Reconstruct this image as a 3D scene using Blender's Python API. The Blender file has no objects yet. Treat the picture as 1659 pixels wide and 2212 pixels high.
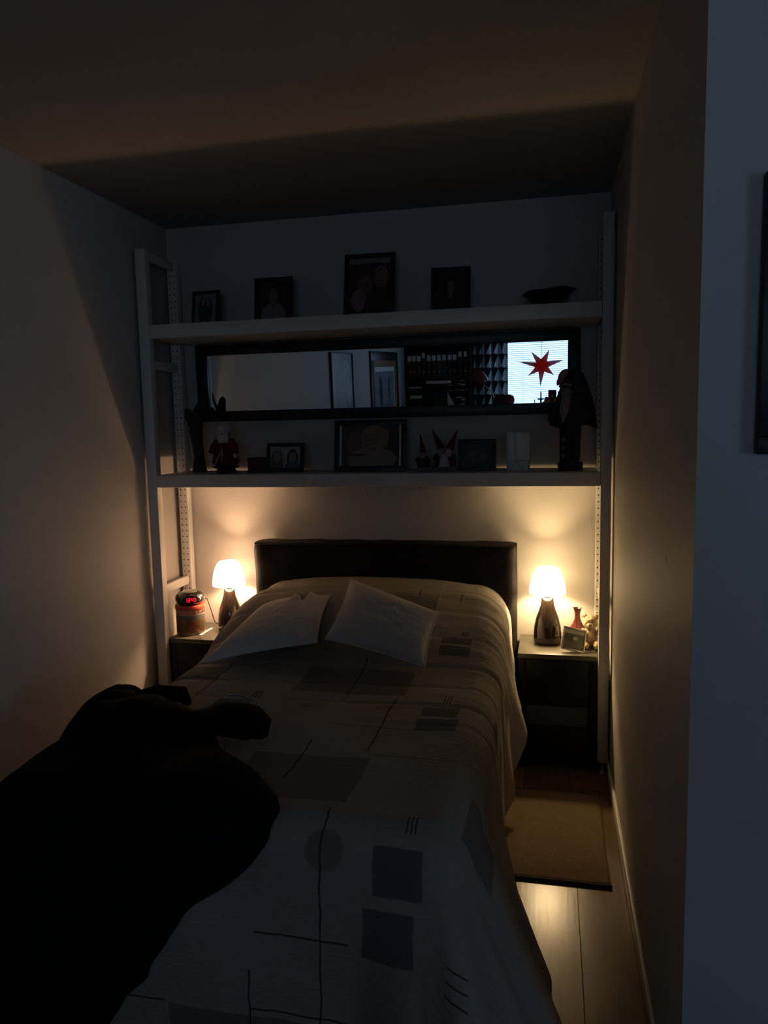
import bpy, bmesh, math, random
from mathutils import Vector, Matrix, noise
R = math.radians
PI = math.pi
scene = bpy.context.scene
C = scene.collection
random.seed(7)

# ------------------------------------------------------------------ camera
F_PX, CAM, YAW, PITCH, ROLL = 1624.2267, Vector((-.2562, -3.1963, 1.5098)), .2182, .1142, -.0213
cam = bpy.data.cameras.new('camera')
cam.sensor_fit = 'VERTICAL'; cam.sensor_height = 36.0
cam.lens = F_PX / 2212 * 36.0
cam.clip_start = .01
camo = bpy.data.objects.new('camera', cam); C.objects.link(camo)
_c, _s = math.cos(YAW), math.sin(YAW)
F = Vector((-_s, _c, 0)); Rt = Vector((_c, _s, 0)); U = Vector((0, 0, 1))
_c, _s = math.cos(PITCH), math.sin(PITCH)
F, U = F*_c - U*_s, U*_c + F*_s
_c, _s = math.cos(ROLL), math.sin(ROLL)
Rt, U = Rt*_c + U*_s, U*_c - Rt*_s
camo.matrix_world = Matrix(((Rt.x, U.x, -F.x, CAM.x), (Rt.y, U.y, -F.y, CAM.y), (Rt.z, U.z, -F.z, CAM.z), (0, 0, 0, 1)))
scene.camera = camo

# ------------------------------------------------------------------ sky, daylight portal, exposure
SKY_COL, SKY_STR = (.45, .66, 1.0), 3.05
LAMP_COL = ((1.0, .60, .33), (1.0, .69, .34))     # lamp by the tin, lamp by the vase
SHADE_E = (9.5, 10.0)
BULB_W = (12., 12.5)
world = bpy.data.worlds.new('overcast_sky'); scene.world = world
world.use_nodes = True
bg = world.node_tree.nodes['Background']
bg.inputs[0].default_value = (*SKY_COL, 1); bg.inputs[1].default_value = SKY_STR
def portal(name, loc, rot, sx, sy):
    pl = bpy.data.lights.new(name, 'AREA'); pl.shape = 'RECTANGLE'; pl.size = sx; pl.size_y = sy
    pl.cycles.is_portal = True
    o = bpy.data.objects.new(name, pl); C.objects.link(o); o.location = loc; o.rotation_euler = rot
portal('window_portal', (-.10, -6.41, 1.575), (R(90), 0, 0), 2.1, 1.25)
portal('added_window_portal', (2.70, -4.125, 1.425), (R(90), 0, R(90)), 1.25, 1.25)  # sampling portal for the added, unseen side window
cy = scene.cycles
cy.max_bounces = 6; cy.diffuse_bounces = 3; cy.glossy_bounces = 3; cy.transmission_bounces = 3; cy.transparent_max_bounces = 6
cy.caustics_reflective = False; cy.caustics_refractive = False
cy.use_adaptive_sampling = True; cy.adaptive_threshold = .06
vs = scene.view_settings
vs.view_transform = 'Standard'; vs.look = 'None'; vs.exposure = 0.0; vs.gamma = 1.0; vs.use_curve_mapping = False

# ------------------------------------------------------------------ helpers
def sm(a, b, t):
    t = min(1, max(0, (t-a)/(b-a))); return t*t*(3-2*t)
def table(tb, x):
    if x <= tb[0][0]: return tb[0][1]
    for (a, va), (b, vb) in zip(tb, tb[1:]):
        if x <= b:
            return va + (vb-va)*sm(a, b, x)
    return tb[-1][1]
def lin(tb, x):
    if x <= tb[0][0]: return tb[0][1]
    for (a, va), (b, vb) in zip(tb, tb[1:]):
        if x <= b: return va + (vb-va)*(x-a)/(b-a)
    return tb[-1][1]

class MB:
    def __init__(s): s.bm = bmesh.new()
    def _x(s, vs_, M):
        if M is not None: bmesh.ops.transform(s.bm, matrix=M, verts=vs_)
    def box(s, lo, hi, bev=0, M=None, seg=2):
        r = bmesh.ops.create_cube(s.bm, size=1)['verts']
        for v in r:
            v.co = Vector([(lo[i]+hi[i])/2 + v.co[i]*(hi[i]-lo[i]) for i in range(3)])
        if bev:
            ed = list({e for v in r for e in v.link_edges})
            g = bmesh.ops.bevel(s.bm, geom=ed, offset=bev, segments=seg, affect='EDGES', profile=.5)
            r = list({v for f in g['faces'] for v in f.verts})
            # beveled faces touch every vertex of the box
        s._x(r, M); return s
    def lathe(s, prof, n=32, M=None, closed=True):
        rings = []; vs_ = []
        for r, z in prof:
            if r < 1e-6:
                ring = [s.bm.verts.new((0, 0, z))]
            else:
                ring = [s.bm.verts.new((r*math.cos(2*PI*i/n), r*math.sin(2*PI*i/n), z)) for i in range(n)]
            rings.append(ring); vs_ += ring
        for a, b in zip(rings, rings[1:]):
            for i in range(n):
                j = (i+1) % n
                if len(a) == 1 and len(b) == 1: continue
                if len(a) == 1: s.bm.faces.new((a[0], b[j], b[i]))
                elif len(b) == 1: s.bm.faces.new((a[i], a[j], b[0]))
                else: s.bm.faces.new((a[i], a[j], b[j], b[i]))
        s._x(vs_, M); return s
    def ell(s, c, rad, n=20, M=None):
        r = bmesh.ops.create_uvsphere(s.bm, u_segments=n, v_segments=max(6, n*2//3), radius=1)['verts']
        for v in r: v.co = Vector((c[0]+v.co.x*rad[0], c[1]+v.co.y*rad[1], c[2]+v.co.z*rad[2]))
        s._x(r, M); return s
    def tube(s, pts, rad, n=10, M=None, flat=1.0):
        pts = [Vector(p) for p in pts]
        if not isinstance(rad, (list, tuple)): rad = [rad]*len(pts)
        T0 = (pts[1]-pts[0]).normalized()
        up = Vector((0, 0, 1)) if abs(T0.z) < .9 else Vector((1, 0, 0))
        nrm = (up - T0*up.dot(T0)).normalized(); rings = []; vs_ = []
        for i, p in enumerate(pts):
            T = (pts[min(i+1, len(pts)-1)] - pts[max(i-1, 0)]).normalized()
            nrm = (nrm - T*nrm.dot(T)).normalized(); b = T.cross(nrm)
            ring = [s.bm.verts.new(p + (nrm*math.cos(2*PI*k/n)*flat + b*math.sin(2*PI*k/n))*rad[i]) for k in range(n)]
            rings.append(ring); vs_ += ring
        for a, b in zip(rings, rings[1:]):
            for k in range(n): s.bm.faces.new((a[k], a[(k+1) % n], b[(k+1) % n], b[k]))
        s.bm.faces.new(rings[0][::-1]); s.bm.faces.new(rings[-1])
        s._x(vs_, M); return s
    def prism(s, poly, y0, y1, M=None):
        """outline in x,z, thickness along y"""
        a = [s.bm.verts.new((x, y0, z)) for x, z in poly]; b = [s.bm.verts.new((x, y1, z)) for x, z in poly]
        n = len(poly)
        s.bm.faces.new(a); s.bm.faces.new(b[::-1])
        for i in range(n): s.bm.faces.new((a[(i+1) % n], a[i], b[i], b[(i+1) % n]))
        s._x(a+b, M); return s
    def grid(s, fn, nu, nv, uv=None, wrap_u=False):
        V = [[s.bm.verts.new(fn(i/nu, j/nv)) for i in range(nu+(0 if wrap_u else 1))] for j in range(nv+1)]
        lay = s.bm.loops.layers.uv.verify() if uv else None
        for j in range(nv):
            for i in range(nu):
                i2 = (i+1) % nu if wrap_u else i+1
                f = s.bm.faces.new((V[j][i], V[j][i2], V[j+1][i2], V[j+1][i]))
                if uv:
                    for l, (a, b) in zip(f.loops, ((i, j), (i+1, j), (i+1, j+1), (i, j+1))): l[lay].uv = uv(a/nu, b/nv)
        return s
    def build(s, name, mat, parent=None, smooth=40, normals=True):
        if normals: bmesh.ops.recalc_face_normals(s.bm, faces=s.bm.faces)
        me = bpy.data.meshes.new(name); s.bm.to_mesh(me); s.bm.free()
        if smooth:
            me.shade_smooth(); me.set_sharp_from_angle(angle=R(smooth))
        o = bpy.data.objects.new(name, me); C.objects.link(o)
        if mat: me.materials.append(mat)
        if parent: o.parent = parent
        return o
def tag(o, label, cat, group=None):
    o['label'] = label; o['category'] = cat
    if group: o['group'] = group
    return o
def thing(name, label, cat, loc=(0, 0, 0), rot=(0, 0, 0), group=None):
    o = bpy.data.objects.new(name, None); C.objects.link(o)
    o.empty_display_size = .05; o.location = loc; o.rotation_euler = rot
    return tag(o, label, cat, group)
def struct(o): o['kind'] = 'structure'; return o

# ------------------------------------------------------------------ materials
def S(c): return tuple(((v/12.92) if v <= .04045 else ((v+.055)/1.055)**2.4) for v in (c[0]/255, c[1]/255, c[2]/255))
def Mt(nt, op, a, b=None, c=None):
    n = nt.nodes.new('ShaderNodeMath'); n.operation = op
    for i, v in enumerate((a, b, c)):
        if v is None: continue
        if isinstance(v, (int, float)): n.inputs[i].default_value = v
        else: nt.links.new(v, n.inputs[i])
    return n.outputs[0]
def mixc(nt, fac, a, b):
    n = nt.nodes.new('ShaderNodeMix'); n.data_type = 'RGBA'
    for i, v in ((0, fac), (6, a), (7, b)):
        if isinstance(v, (int, float)): n.inputs[i].default_value = v
        elif isinstance(v, tuple): n.inputs[i].default_value = (*v, 1)
        else: nt.links.new(v, n.inputs[i])
    return n.outputs[2]
def coords(nt, kind='Object'):
    t = nt.nodes.new('ShaderNodeTexCoord'); return t.outputs[kind]
def sepxyz(nt, v):
    n = nt.nodes.new('ShaderNodeSeparateXYZ'); nt.links.new(v, n.inputs[0]); return n.outputs
def noise_n(nt, vec, scale, detail=3, rough=.55):
    n = nt.nodes.new('ShaderNodeTexNoise'); n.inputs['Scale'].default_value = scale
    n.inputs['Detail'].default_value = detail; n.inputs['Roughness'].default_value = rough
    if vec is not None: nt.links.new(vec, n.inputs['Vector'])
    return n.outputs['Fac']
def stretch(nt, vec, s):
    m = nt.nodes.new('ShaderNodeMapping'); nt.links.new(vec, m.inputs[0]); m.inputs['Scale'].default_value = s
    return m.outputs[0]
def new_mat(name):
    m = bpy.data.materials.new(name); m.use_nodes = True
    return m, m.node_tree, m.node_tree.nodes['Principled BSDF']
def bump(nt, p, h, strength, dist=.01):
    b = nt.nodes.new('ShaderNodeBump'); b.inputs['Strength'].default_value = strength; b.inputs['Distance'].default_value = dist
    nt.links.new(h, b.inputs['Height']); nt.links.new(b.outputs[0], p.inputs['Normal'])
def pm(name, col, rough=.6, amt=.12, scale=20, bmp=.0, metal=0, spec=.5, st=(1, 1, 1), coat=0, sheen=0):
    """plain procedural material: colour mottled by noise, optional fine relief"""
    m, nt, p = new_mat(name)
    v = stretch(nt, coords(nt), st)
    n = noise_n(nt, v, scale)
    dark = tuple(c*(1-amt) for c in col); lite = tuple(min(1, c*(1+amt)) for c in col)
    nt.links.new(mixc(nt, n, dark, lite), p.inputs['Base Color'])
    p.inputs['Roughness'].default_value = rough; p.inputs['Metallic'].default_value = metal
    p.inputs['Specular IOR Level'].default_value = spec
    p.inputs['Coat Weight'].default_value = coat; p.inputs['Sheen Weight'].default_value = sheen
    if bmp: bump(nt, p, noise_n(nt, v, scale*4, 4), bmp, .004)
    return m
M = {}
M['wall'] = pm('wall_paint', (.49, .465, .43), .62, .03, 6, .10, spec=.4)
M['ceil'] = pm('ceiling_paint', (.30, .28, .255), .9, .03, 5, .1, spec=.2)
M['white'] = pm('white_lacquered_wood', (.66, .64, .61), .45, .04, 8, .05, st=(4, 4, .6))
M['trim'] = pm('white_trim', (.66, .63, .58), .45, .04, 9)
M['black'] = pm('black_frame', (.012, .011, .010), .4, .3, 30, spec=.35)
M['blackbrown'] = pm('black_brown_veneer', (.0085, .0066, .0055), .40, .35, 14, .05, st=(1, 8, 8), spec=.28)
M['leather'] = pm('dark_brown_leatherette', (.0075, .005, .0042), .6, .3, 40, .25, spec=.22)
M['mattress'] = pm('mattress_ticking', (.5, .48, .45), .9, .08, 40)
M['cushion'] = pm('cushion_cotton', (.68, .64, .60), .95, .05, 60, .25, spec=.1)
M['ceramic'] = pm('dark_glazed_ceramic', (.020, .013, .009), .14, .35, 25, coat=.5)
M['silver'] = pm('brushed_silver', (.55, .5, .44), .35, .08, 60, metal=.8)
M['steel'] = pm('steel', (.45, .45, .45), .3, .1, 40, metal=1)
M['redglass'] = pm('red_glazed_clay', (.065, .010, .008), .18, .3, 30, coat=.5)
M['plush'] = pm('curly_plush', (.55, .40, .24), .95, .3, 120, .9, spec=.1, sheen=.3)
M['radio'] = pm('glossy_black_plastic', (.009, .008, .008), .12, .3, 30)
M['cord'] = pm('black_cord', (.012, .012, .012), .5, .2, 40)
M['rug'] = pm('woven_rug', (.20, .14, .085), .95, .22, 60, .8, spec=.05, st=(1, 5, 1))
M['rugedge'] = pm('rug_binding', (.05, .03, .018), .9, .2, 40)
M['coat'] = pm('black_wool', (.0050, .0056, .0072), .9, .4, 60, .5, spec=.10)
M['coatsl'] = pm('black_wool_sleeve', (.0034, .0032, .0030), .85, .4, 40, .4, spec=.10)
M['darkwood'] = pm('dark_weathered_wood', (.040, .034, .030), .8, .45, 18, .6, st=(3, 3, .5), spec=.2)
M['woodbase'] = pm('dark_stained_block', (.022, .016, .012), .6, .3, 14, .2, spec=.3)
M['redcloth'] = pm('red_felt', (.15, .010, .014), .95, .3, 60, .5, spec=.05)
M['beard'] = pm('white_wool', (.60, .54, .52), .95, .3, 90, .8, spec=.05)
M['greybeard'] = pm('grey_wool', (.33, .31, .29), .95, .4, 70, .9, spec=.05, st=(3, 3, .4))
M['skin'] = pm('skin', (.40, .22, .15), .55, .1, 30, .1)
M['paintskin'] = pm('painted_skin', (.25, .13, .10), .6, .15, 40)
M['stone'] = pm('grey_stoneware', (.16, .15, .14), .8, .3, 40, .5)
M['bowl'] = pm('black_pressed_vinyl', (.007, .007, .008), .35, .3, 40)
M['darkcloth'] = pm('dark_grey_felt', (.040, .041, .042), .95, .3, 40, .5, spec=.08)
M['boxred'] = pm('dark_red_card', (.045, .014, .014), .7, .25, 30)
M['sweater'] = pm('dark_knit', (.016, .018, .022), .95, .3, 90, .5, spec=.08)
M['trousers'] = pm('dark_denim', (.018, .022, .032), .9, .25, 80, .4, spec=.1)
M['shoe'] = pm('black_shoe', (.012, .011, .010), .4, .2, 30)
M['paper'] = pm('white_paper', (.7, .7, .68), .8, .03, 20)
M['label'] = pm('paper_label', (.8, .8, .8), .8, .08, 30)
M['lampred'] = pm('red_lacquer', (.20, .014, .022), .3, .2, 30)
M['basket'] = pm('red_wicker', (.16, .018, .028), .6, .4, 30, .5)
M['bookcase'] = pm('dark_bookcase_veneer', (.030, .018, .012), .5, .3, 10, .1, st=(8, 8, .7))
M['twine'] = pm('twine', (.42, .38, .33), .9, .2, 60)
M['button'] = pm('pale_button', (.22, .22, .21), .6, .1, 60)
M['standtop'] = pm('grey_brown_top', (.085, .078, .060), .40, .15, 14, .03, st=(1, 6, 6), spec=.45)  # paler grey-brown than the side panels, slightly glossy
M['greyfront'] = pm('grey_drawer_front', (.07, .085, .10), .6, .05, 10)
M['void'] = pm('socket_black', (.004, .004, .004), .9, .2, 30)

def emit(name, col, strength, base=(.8, .8, .8)):
    m, nt, p = new_mat(name)
    p.inputs['Base Color'].default_value = (*base, 1); p.inputs['Roughness'].default_value = .5
    n = noise_n(nt, coords(nt), 8)
    nt.links.new(mixc(nt, n, tuple(c*.97 for c in col), col), p.inputs['Emission Color'])
    p.inputs['Emission Strength'].default_value = strength
    return m
M['led'] = emit('red_led_digits', (1, .012, .03), 1.6, (.1, 0, 0))
M['shadeL'] = emit('lit_glass_shade_amber', LAMP_COL[0], SHADE_E[0])
M['shadeR'] = emit('lit_glass_shade_yellow', LAMP_COL[1], SHADE_E[1])

def mirror_mat():
    m, nt, p = new_mat('mirror_silvering')
    n = noise_n(nt, coords(nt), 3)
    nt.links.new(mixc(nt, n, (.80, .83, .83), (.82, .85, .85)), p.inputs['Base Color'])
    p.inputs['Metallic'].default_value = 1; p.inputs['Roughness'].default_value = 0
    return m
M['mirror'] = mirror_mat()

def wood_floor():
    m, nt, p = new_mat('oak_laminate')
    oi = nt.nodes.new('ShaderNodeObjectInfo')
    v = nt.nodes.new('ShaderNodeVectorMath'); v.operation = 'ADD'
    g = nt.nodes.new('ShaderNodeNewGeometry')
    cmb = nt.nodes.new('ShaderNodeCombineXYZ'); nt.links.new(Mt(nt, 'MULTIPLY', oi.outputs['Random'], 37.), cmb.inputs[0])
    nt.links.new(Mt(nt, 'MULTIPLY', oi.outputs['Random'], 91.), cmb.inputs[1])
    nt.links.new(g.outputs['Position'], v.inputs[0]); nt.links.new(cmb.outputs[0], v.inputs[1])
    vv = stretch(nt, v.outputs[0], (26, 1.2, 1))
    n = noise_n(nt, vv, 3.2, 6, .65)
    n2 = noise_n(nt, stretch(nt, v.outputs[0], (3, .5, 1)), 2, 2)
    col = mixc(nt, n, (.10, .055, .022), (.26, .155, .068))
    col = mixc(nt, Mt(nt, 'MULTIPLY', n2, .35), col, (.12, .07, .03))
    br = Mt(nt, 'MULTIPLY_ADD', oi.outputs['Random'], .5, .72)
    hv = nt.nodes.new('ShaderNodeHueSaturation'); nt.links.new(col, hv.inputs['Color']); nt.links.new(br, hv.inputs['Value'])
    nt.links.new(hv.outputs[0], p.inputs['Base Color'])
    nt.links.new(Mt(nt, 'MULTIPLY_ADD', n, .10, .20), p.inputs['Roughness'])
    bump(nt, p, n, .10, .002)
    return m
M['floor'] = wood_floor()

def print_mat(name, bgc, items, warp=.02, nscale=5, rough=.35):
    """flat print on a panel: ellipses / boxes in Generated x,z (0..1)"""
    m, nt, p = new_mat(name)
    g = coords(nt, 'Generated'); s_ = sepxyz(nt, g)
    n = noise_n(nt, g, nscale, 4); w = Mt(nt, 'MULTIPLY_ADD', n, warp*2, -warp)
    x = Mt(nt, 'ADD', s_[0], w); z = Mt(nt, 'ADD', s_[2], w)
    col = mixc(nt, n, tuple(c*.65 for c in bgc), tuple(min(1, c*1.35) for c in bgc))
    for kind, cx, cz, rx, rz, c in items:
        a = Mt(nt, 'MULTIPLY_ADD', x, 1/rx, -cx/rx); b = Mt(nt, 'MULTIPLY_ADD', z, 1/rz, -cz/rz)
        if kind == 'e': d = Mt(nt, 'ADD', Mt(nt, 'MULTIPLY', a, a), Mt(nt, 'MULTIPLY', b, b))
        else: d = Mt(nt, 'MAXIMUM', Mt(nt, 'ABSOLUTE', a), Mt(nt, 'ABSOLUTE', b))
        k = nt.nodes.new('ShaderNodeMapRange'); k.interpolation_type = 'SMOOTHSTEP'
        nt.links.new(d, k.inputs[0])
        k.inputs[1].default_value = 1.12; k.inputs[2].default_value = .88
        k.inputs[3].default_value = 0; k.inputs[4].default_value = 1
        cc = mixc(nt, n, tuple(q*.75 for q in c), tuple(min(1, q*1.25) for q in c))
        col = mixc(nt, k.outputs[0], col, cc)
    nt.links.new(col, p.inputs['Base Color']); p.inputs['Roughness'].default_value = rough
    p.inputs['Specular IOR Level'].default_value = .3
    return m

# bed geometry, shared by spread, cushions and coat ----------------------------------------------
XC, HW, YF, ZB = -1.04, .62, -1.66, .60
def ztop(x, y): return ZB + .205*sm(-.62, .03, y)*(1 - .22*min(1, abs(x-XC)/.6)**2)
SIDE_FL = [(-1.56, .46), (-1.41, .40), (-1.1, .20), (-.78, .03), (-.55, .03), (-.40, .08), (-.27, .26), (0, .1), (.2, .03)]
FOOT_FL = [(0, .05), (.35, .07), (.50, .26)]
def QL(x, y):
    """stitched quilting lines: shallow grooves across the bed"""
    d = (y + .035*math.sin(x*2.4) + 10.06) % .17
    d = min(d, .17-d)
    return math.exp(-(d/.010)**2)*sm(-1.25, -.75, y)
def drape(xf, yf, rip=1.0):
    dx = xf - XC; sx = 1 if dx >= 0 else -1
    r = .10 + .07*sm(-.5, .1, yf)
    ox = max(0, abs(dx)-(HW-r)); oy = max(0, (YF+r)-yf)
    bx = XC + sx*min(abs(dx), HW-r); by = max(yf, YF+r)
    z = ztop(bx, by)
    wr = noise.noise(Vector((xf*3.1, yf*3.7, 1.3)))*.010 + noise.noise(Vector((xf*4+yf*3, yf*17, 4.1)))*.007*sm(-1.0, -.2, yf)*sm(-1.0, -.6, xf) + noise.noise(Vector((xf*6, yf*6, 7)))*.004 - .006*QL(xf, yf)
    o = math.hypot(ox, oy)
    if o < 1e-7: return Vector((xf, yf, z + wr*rip))
    ux, uy = sx*ox/o, -oy/o
    arc = min(o, r*PI/2); hor = r*math.sin(arc/r); dz = r*(1-math.cos(arc/r))
    rest = o-arc
    fs, ff = table(SIDE_FL, by), table(FOOT_FL, abs(bx-XC))
    if sx < 0: fs = .04
    ph = math.atan2(oy, ox)/(PI/2) if ox > 0 else 1.0
    fl = fs*(1-ph) + ff*ph + .10*math.sin(PI*ph)*(1 if sx > 0 else 0)
    # folds: along the side, and one standing fold either side of the corner
    w1 = noise.noise(Vector((by*7, 0.3, sx*3)))*.05*(1-ph) + noise.noise(Vector((bx*4, 8.3, 1)))*.035*ph
    w1 += .055*math.sin(PI*6*ph)*math.sin(PI*ph)
    hor += (fl + w1*rip)*rest + wr*rip; dz += rest*math.sqrt(max(.1, 1-fl*fl))
    zz = z - dz
    if zz < .012:
        hor += (.012-zz)*.45; zz = .012 + .01*noise.noise(Vector((xf*8, yf*8, 2)))**2
    return Vector((bx+ux*hor, by+uy*hor, zz + wr*rip*(1 if rest == 0 else .3)))

def bedspread_mat():
    m, nt, p = new_mat('printed_quilt')
    uv = coords(nt, 'UV'); s_ = sepxyz(nt, uv)
    wn = noise_n(nt, uv, 14, 2); wn2 = noise_n(nt, stretch(nt, uv, (1.3, .8, 1)), 11, 2)
    x = Mt(nt, 'ADD', s_[0], Mt(nt, 'MULTIPLY_ADD', wn, .014, -.007))
    y = Mt(nt, 'ADD', s_[1], Mt(nt, 'MULTIPLY_ADD', wn2, .014, -.007))
    big = noise_n(nt, uv, 2.2, 3); fine = noise_n(nt, uv, 60, 3)
    base = mixc(nt, big, (.28, .25, .215), (.39, .355, .31))
    base = mixc(nt, Mt(nt, 'MULTIPLY', fine, .35), base, (.23, .205, .175))
    def hang(q): return q if q > -1.60 else q + .043      # cloth taken up by the rounded mattress edge
    def rect(col, x0, y0, x1, y1, c, op=1.0, soft=.004):
        y0, y1 = hang(y0), hang(y1)
        cx, cy, hx, hy = (x0+x1)/2, (y0+y1)/2, abs(x1-x0)/2, abs(y1-y0)/2
        a = Mt(nt, 'SUBTRACT', Mt(nt, 'ABSOLUTE', Mt(nt, 'SUBTRACT', x, cx)), hx)
        b = Mt(nt, 'SUBTRACT', Mt(nt, 'ABSOLUTE', Mt(nt, 'SUBTRACT', y, cy)), hy)
        k = Mt(nt, 'MAXIMUM', a, b)
        f = nt.nodes.new('ShaderNodeMapRange'); nt.links.new(k, f.inputs[0])
        f.inputs[1].default_value = soft*.5; f.inputs[2].default_value = -soft*.5; f.inputs[3].default_value = 0; f.inputs[4].default_value = op
        return mixc(nt, f.outputs[0], col, c)
    def disc(col, cx, cy, r, c, op, half=0):
        cy = hang(cy)
        a = Mt(nt, 'SUBTRACT', x, cx); b = Mt(nt, 'SUBTRACT', y, cy)
        d = Mt(nt, 'SQRT', Mt(nt, 'ADD', Mt(nt, 'MULTIPLY', a, a), Mt(nt, 'MULTIPLY', b, b)))
        k = Mt(nt, 'SUBTRACT', d, r)
        if half: k = Mt(nt, 'MAXIMUM', k, b)
        f = nt.nodes.new('ShaderNodeMapRange'); nt.links.new(k, f.inputs[0])
        f.inputs[1].default_value = .003; f.inputs[2].default_value = -.003; f.inputs[3].default_value = 0; f.inputs[4].default_value = op
        return mixc(nt, f.outputs[0], col, c)
    SL, BR, TA = (.105, .104, .108), (.185, .140, .110), (.160, .142, .122)
    LN = (.022, .022, .025)
    c = base
    for a in ((-1.14, -.55, -.735, -.78), (-1.07, -1.27, -.735, -1.53), (-1.15, -2.123, -.80, -2.30), (-1.76, -.60, -1.45, -.74),
              (-.90, -.07, -.715, -.20), (-1.50, -.25, -1.28, -.40), (-.44, -1.40, -.28, -1.62), (-.25, -.62, -.15, -.80)):
        c = rect(c, *a, TA, .85)
    for a in ((-.642, -1.690, -.530, -1.797), (-.665, -1.827, -.545, -1.940), (-.655, -.86, -.535, -.945), (-.655, -.965, -.528, -1.055),
              (-.668, -.33, -.55, -.372), (-.669, -.386, -.55, -.44), (-1.35, -.90, -1.235, -.995), (-.30, -.35, -.20, -.45), (-.40, -.78, -.335, -.92)):
        c = rect(c, *a, SL, .92)
    for a in ((-.757, -1.711, .046), (-.30, -2.02, .05), (-1.23, -1.35, .05)): c = disc(c, *a, BR, .8)
    c = disc(c, -.765, -.875, .045, BR, .6, 1)
    L = []
    def v(x_, y0, y1, w=.0024): L.append((x_-w, y0, x_+w, y1))
    def h(y_, x0, x1, w=.0024): L.append((x0, y_-w, x1, y_+w))
    v(-.765, -1.56, -2.13); v(-.757, -.81, -1.225); v(-.933, -.48, -.80); v(-.935, -1.18, -1.42); v(-.94, -2.01, -2.25)
    h(-1.920, -.93, -.697); h(-2.105, -.94, -.50); h(-2.12, -1.30, -1.16); h(-1.055, -.92, -.60, .0015); h(-1.25, -.745, -.40, .0015)
    h(-1.728, -1.06, -.973); h(-1.757, -1.06, -.982); h(-.905, -1.06, -.985); h(-.925, -1.05, -.99); h(-.06, -.92, -.5, .0015)
    for k in range(3):
        v(-.573+.011*k, -1.56, -1.655, .002); v(-.596+.011*k, -.758, -.825, .002); v(-.588+.009*k, -.295, -.32, .002)
        v(-1.25+.012*k, -.80, -.87, .002); h(-1.90-.03*k, -.42, -.33, .002)
    v(-.62, -.02, -.10); v(-.80, -.0, -.07); h(-2.13, -.40, -.20); v(-1.45, -.55, -.95)
    for a in L: c = rect(c, *a, LN, .9, .0022)
    c = rect(c, -.715, .3, -.708, -.75, (.42, .39, .34), .5)      # pale seam where two lengths are joined
    nt.links.new(c, p.inputs['Base Color'])
    p.inputs['Roughness'].default_value = .95; p.inputs['Specular IOR Level'].default_value = .12
    bump(nt, p, noise_n(nt, stretch(nt, uv, (3, 9, 1)), 9, 4), .35, .01)
    return m
M['spread'] = bedspread_mat()

def curtain_mat():
    m, nt, p = new_mat('faceted_print_curtain')
    uv = coords(nt, 'UV'); s_ = sepxyz(nt, uv)
    X = Mt(nt, 'DIVIDE', s_[0], .098); row = Mt(nt, 'DIVIDE', s_[1], .172)
    fx = Mt(nt, 'SUBTRACT', Mt(nt, 'FRACT', X), .5); fy = Mt(nt, 'SUBTRACT', 1.0, Mt(nt, 'FRACT', row))   # 0 at the top of a cell
    ax = Mt(nt, 'ABSOLUTE', fx)
    tri = Mt(nt, 'LESS_THAN', ax, Mt(nt, 'MULTIPLY', fy, .52))
    kite = Mt(nt, 'GREATER_THAN', fy, Mt(nt, 'MULTIPLY_ADD', ax, -.22, .97))
    light = Mt(nt, 'MULTIPLY', tri, Mt(nt, 'SUBTRACT', 1.0, kite))
    right = Mt(nt, 'GREATER_THAN', fx, 0)
    n = noise_n(nt, uv, 20)
    lc = mixc(nt, right, (.62, .66, .68), (.36, .40, .42)); dc = mixc(nt, right, (.030, .036, .046), (.060, .068, .078))
    col = mixc(nt, light, dc, lc); col = mixc(nt, Mt(nt, 'MULTIPLY', n, .15), col, (.2, .22, .25))
    nt.links.new(col, p.inputs['Base Color']); p.inputs['Roughness'].default_value = .9
    tr = nt.nodes.new('ShaderNodeBsdfTranslucent'); nt.links.new(col, tr.inputs[0])
    mx = nt.nodes.new('ShaderNodeMixShader'); mx.inputs[0].default_value = .45
    nt.links.new(p.outputs[0], mx.inputs[1]); nt.links.new(tr.outputs[0], mx.inputs[2])
    nt.links.new(mx.outputs[0], nt.nodes['Material Output'].inputs[0])
    return m
M['curtain'] = curtain_mat()
def star_mat():
    m, nt, p = new_mat('red_star_paper')
    s_ = sepxyz(nt, coords(nt, 'Object'))
    d = Mt(nt, 'SQRT', Mt(nt, 'ADD', Mt(nt, 'MULTIPLY', s_[0], s_[0]), Mt(nt, 'MULTIPLY', s_[2], s_[2])))
    f = nt.nodes.new('ShaderNodeMapRange'); nt.links.new(d, f.inputs[0]); f.inputs[1].default_value = .06; f.inputs[2].default_value = .15
    col = mixc(nt, f.outputs[0], (.80, .08, .075), (.66, .42, .43))
    col = mixc(nt, Mt(nt, 'MULTIPLY', noise_n(nt, coords(nt), 60), .15), col, (.4, .08, .08))
    nt.links.new(col, p.inputs['Base Color']); p.inputs['Roughness'].default_value = .8
    tr = nt.nodes.new('ShaderNodeBsdfTranslucent'); nt.links.new(col, tr.inputs[0])
    mx = nt.nodes.new('ShaderNodeMixShader'); mx.inputs[0].default_value = .7
    nt.links.new(p.outputs[0], mx.inputs[1]); nt.links.new(tr.outputs[0], mx.inputs[2])
    nt.links.new(mx.outputs[0], nt.nodes['Material Output'].inputs[0])
    return m
M['star'] = star_mat()
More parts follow.
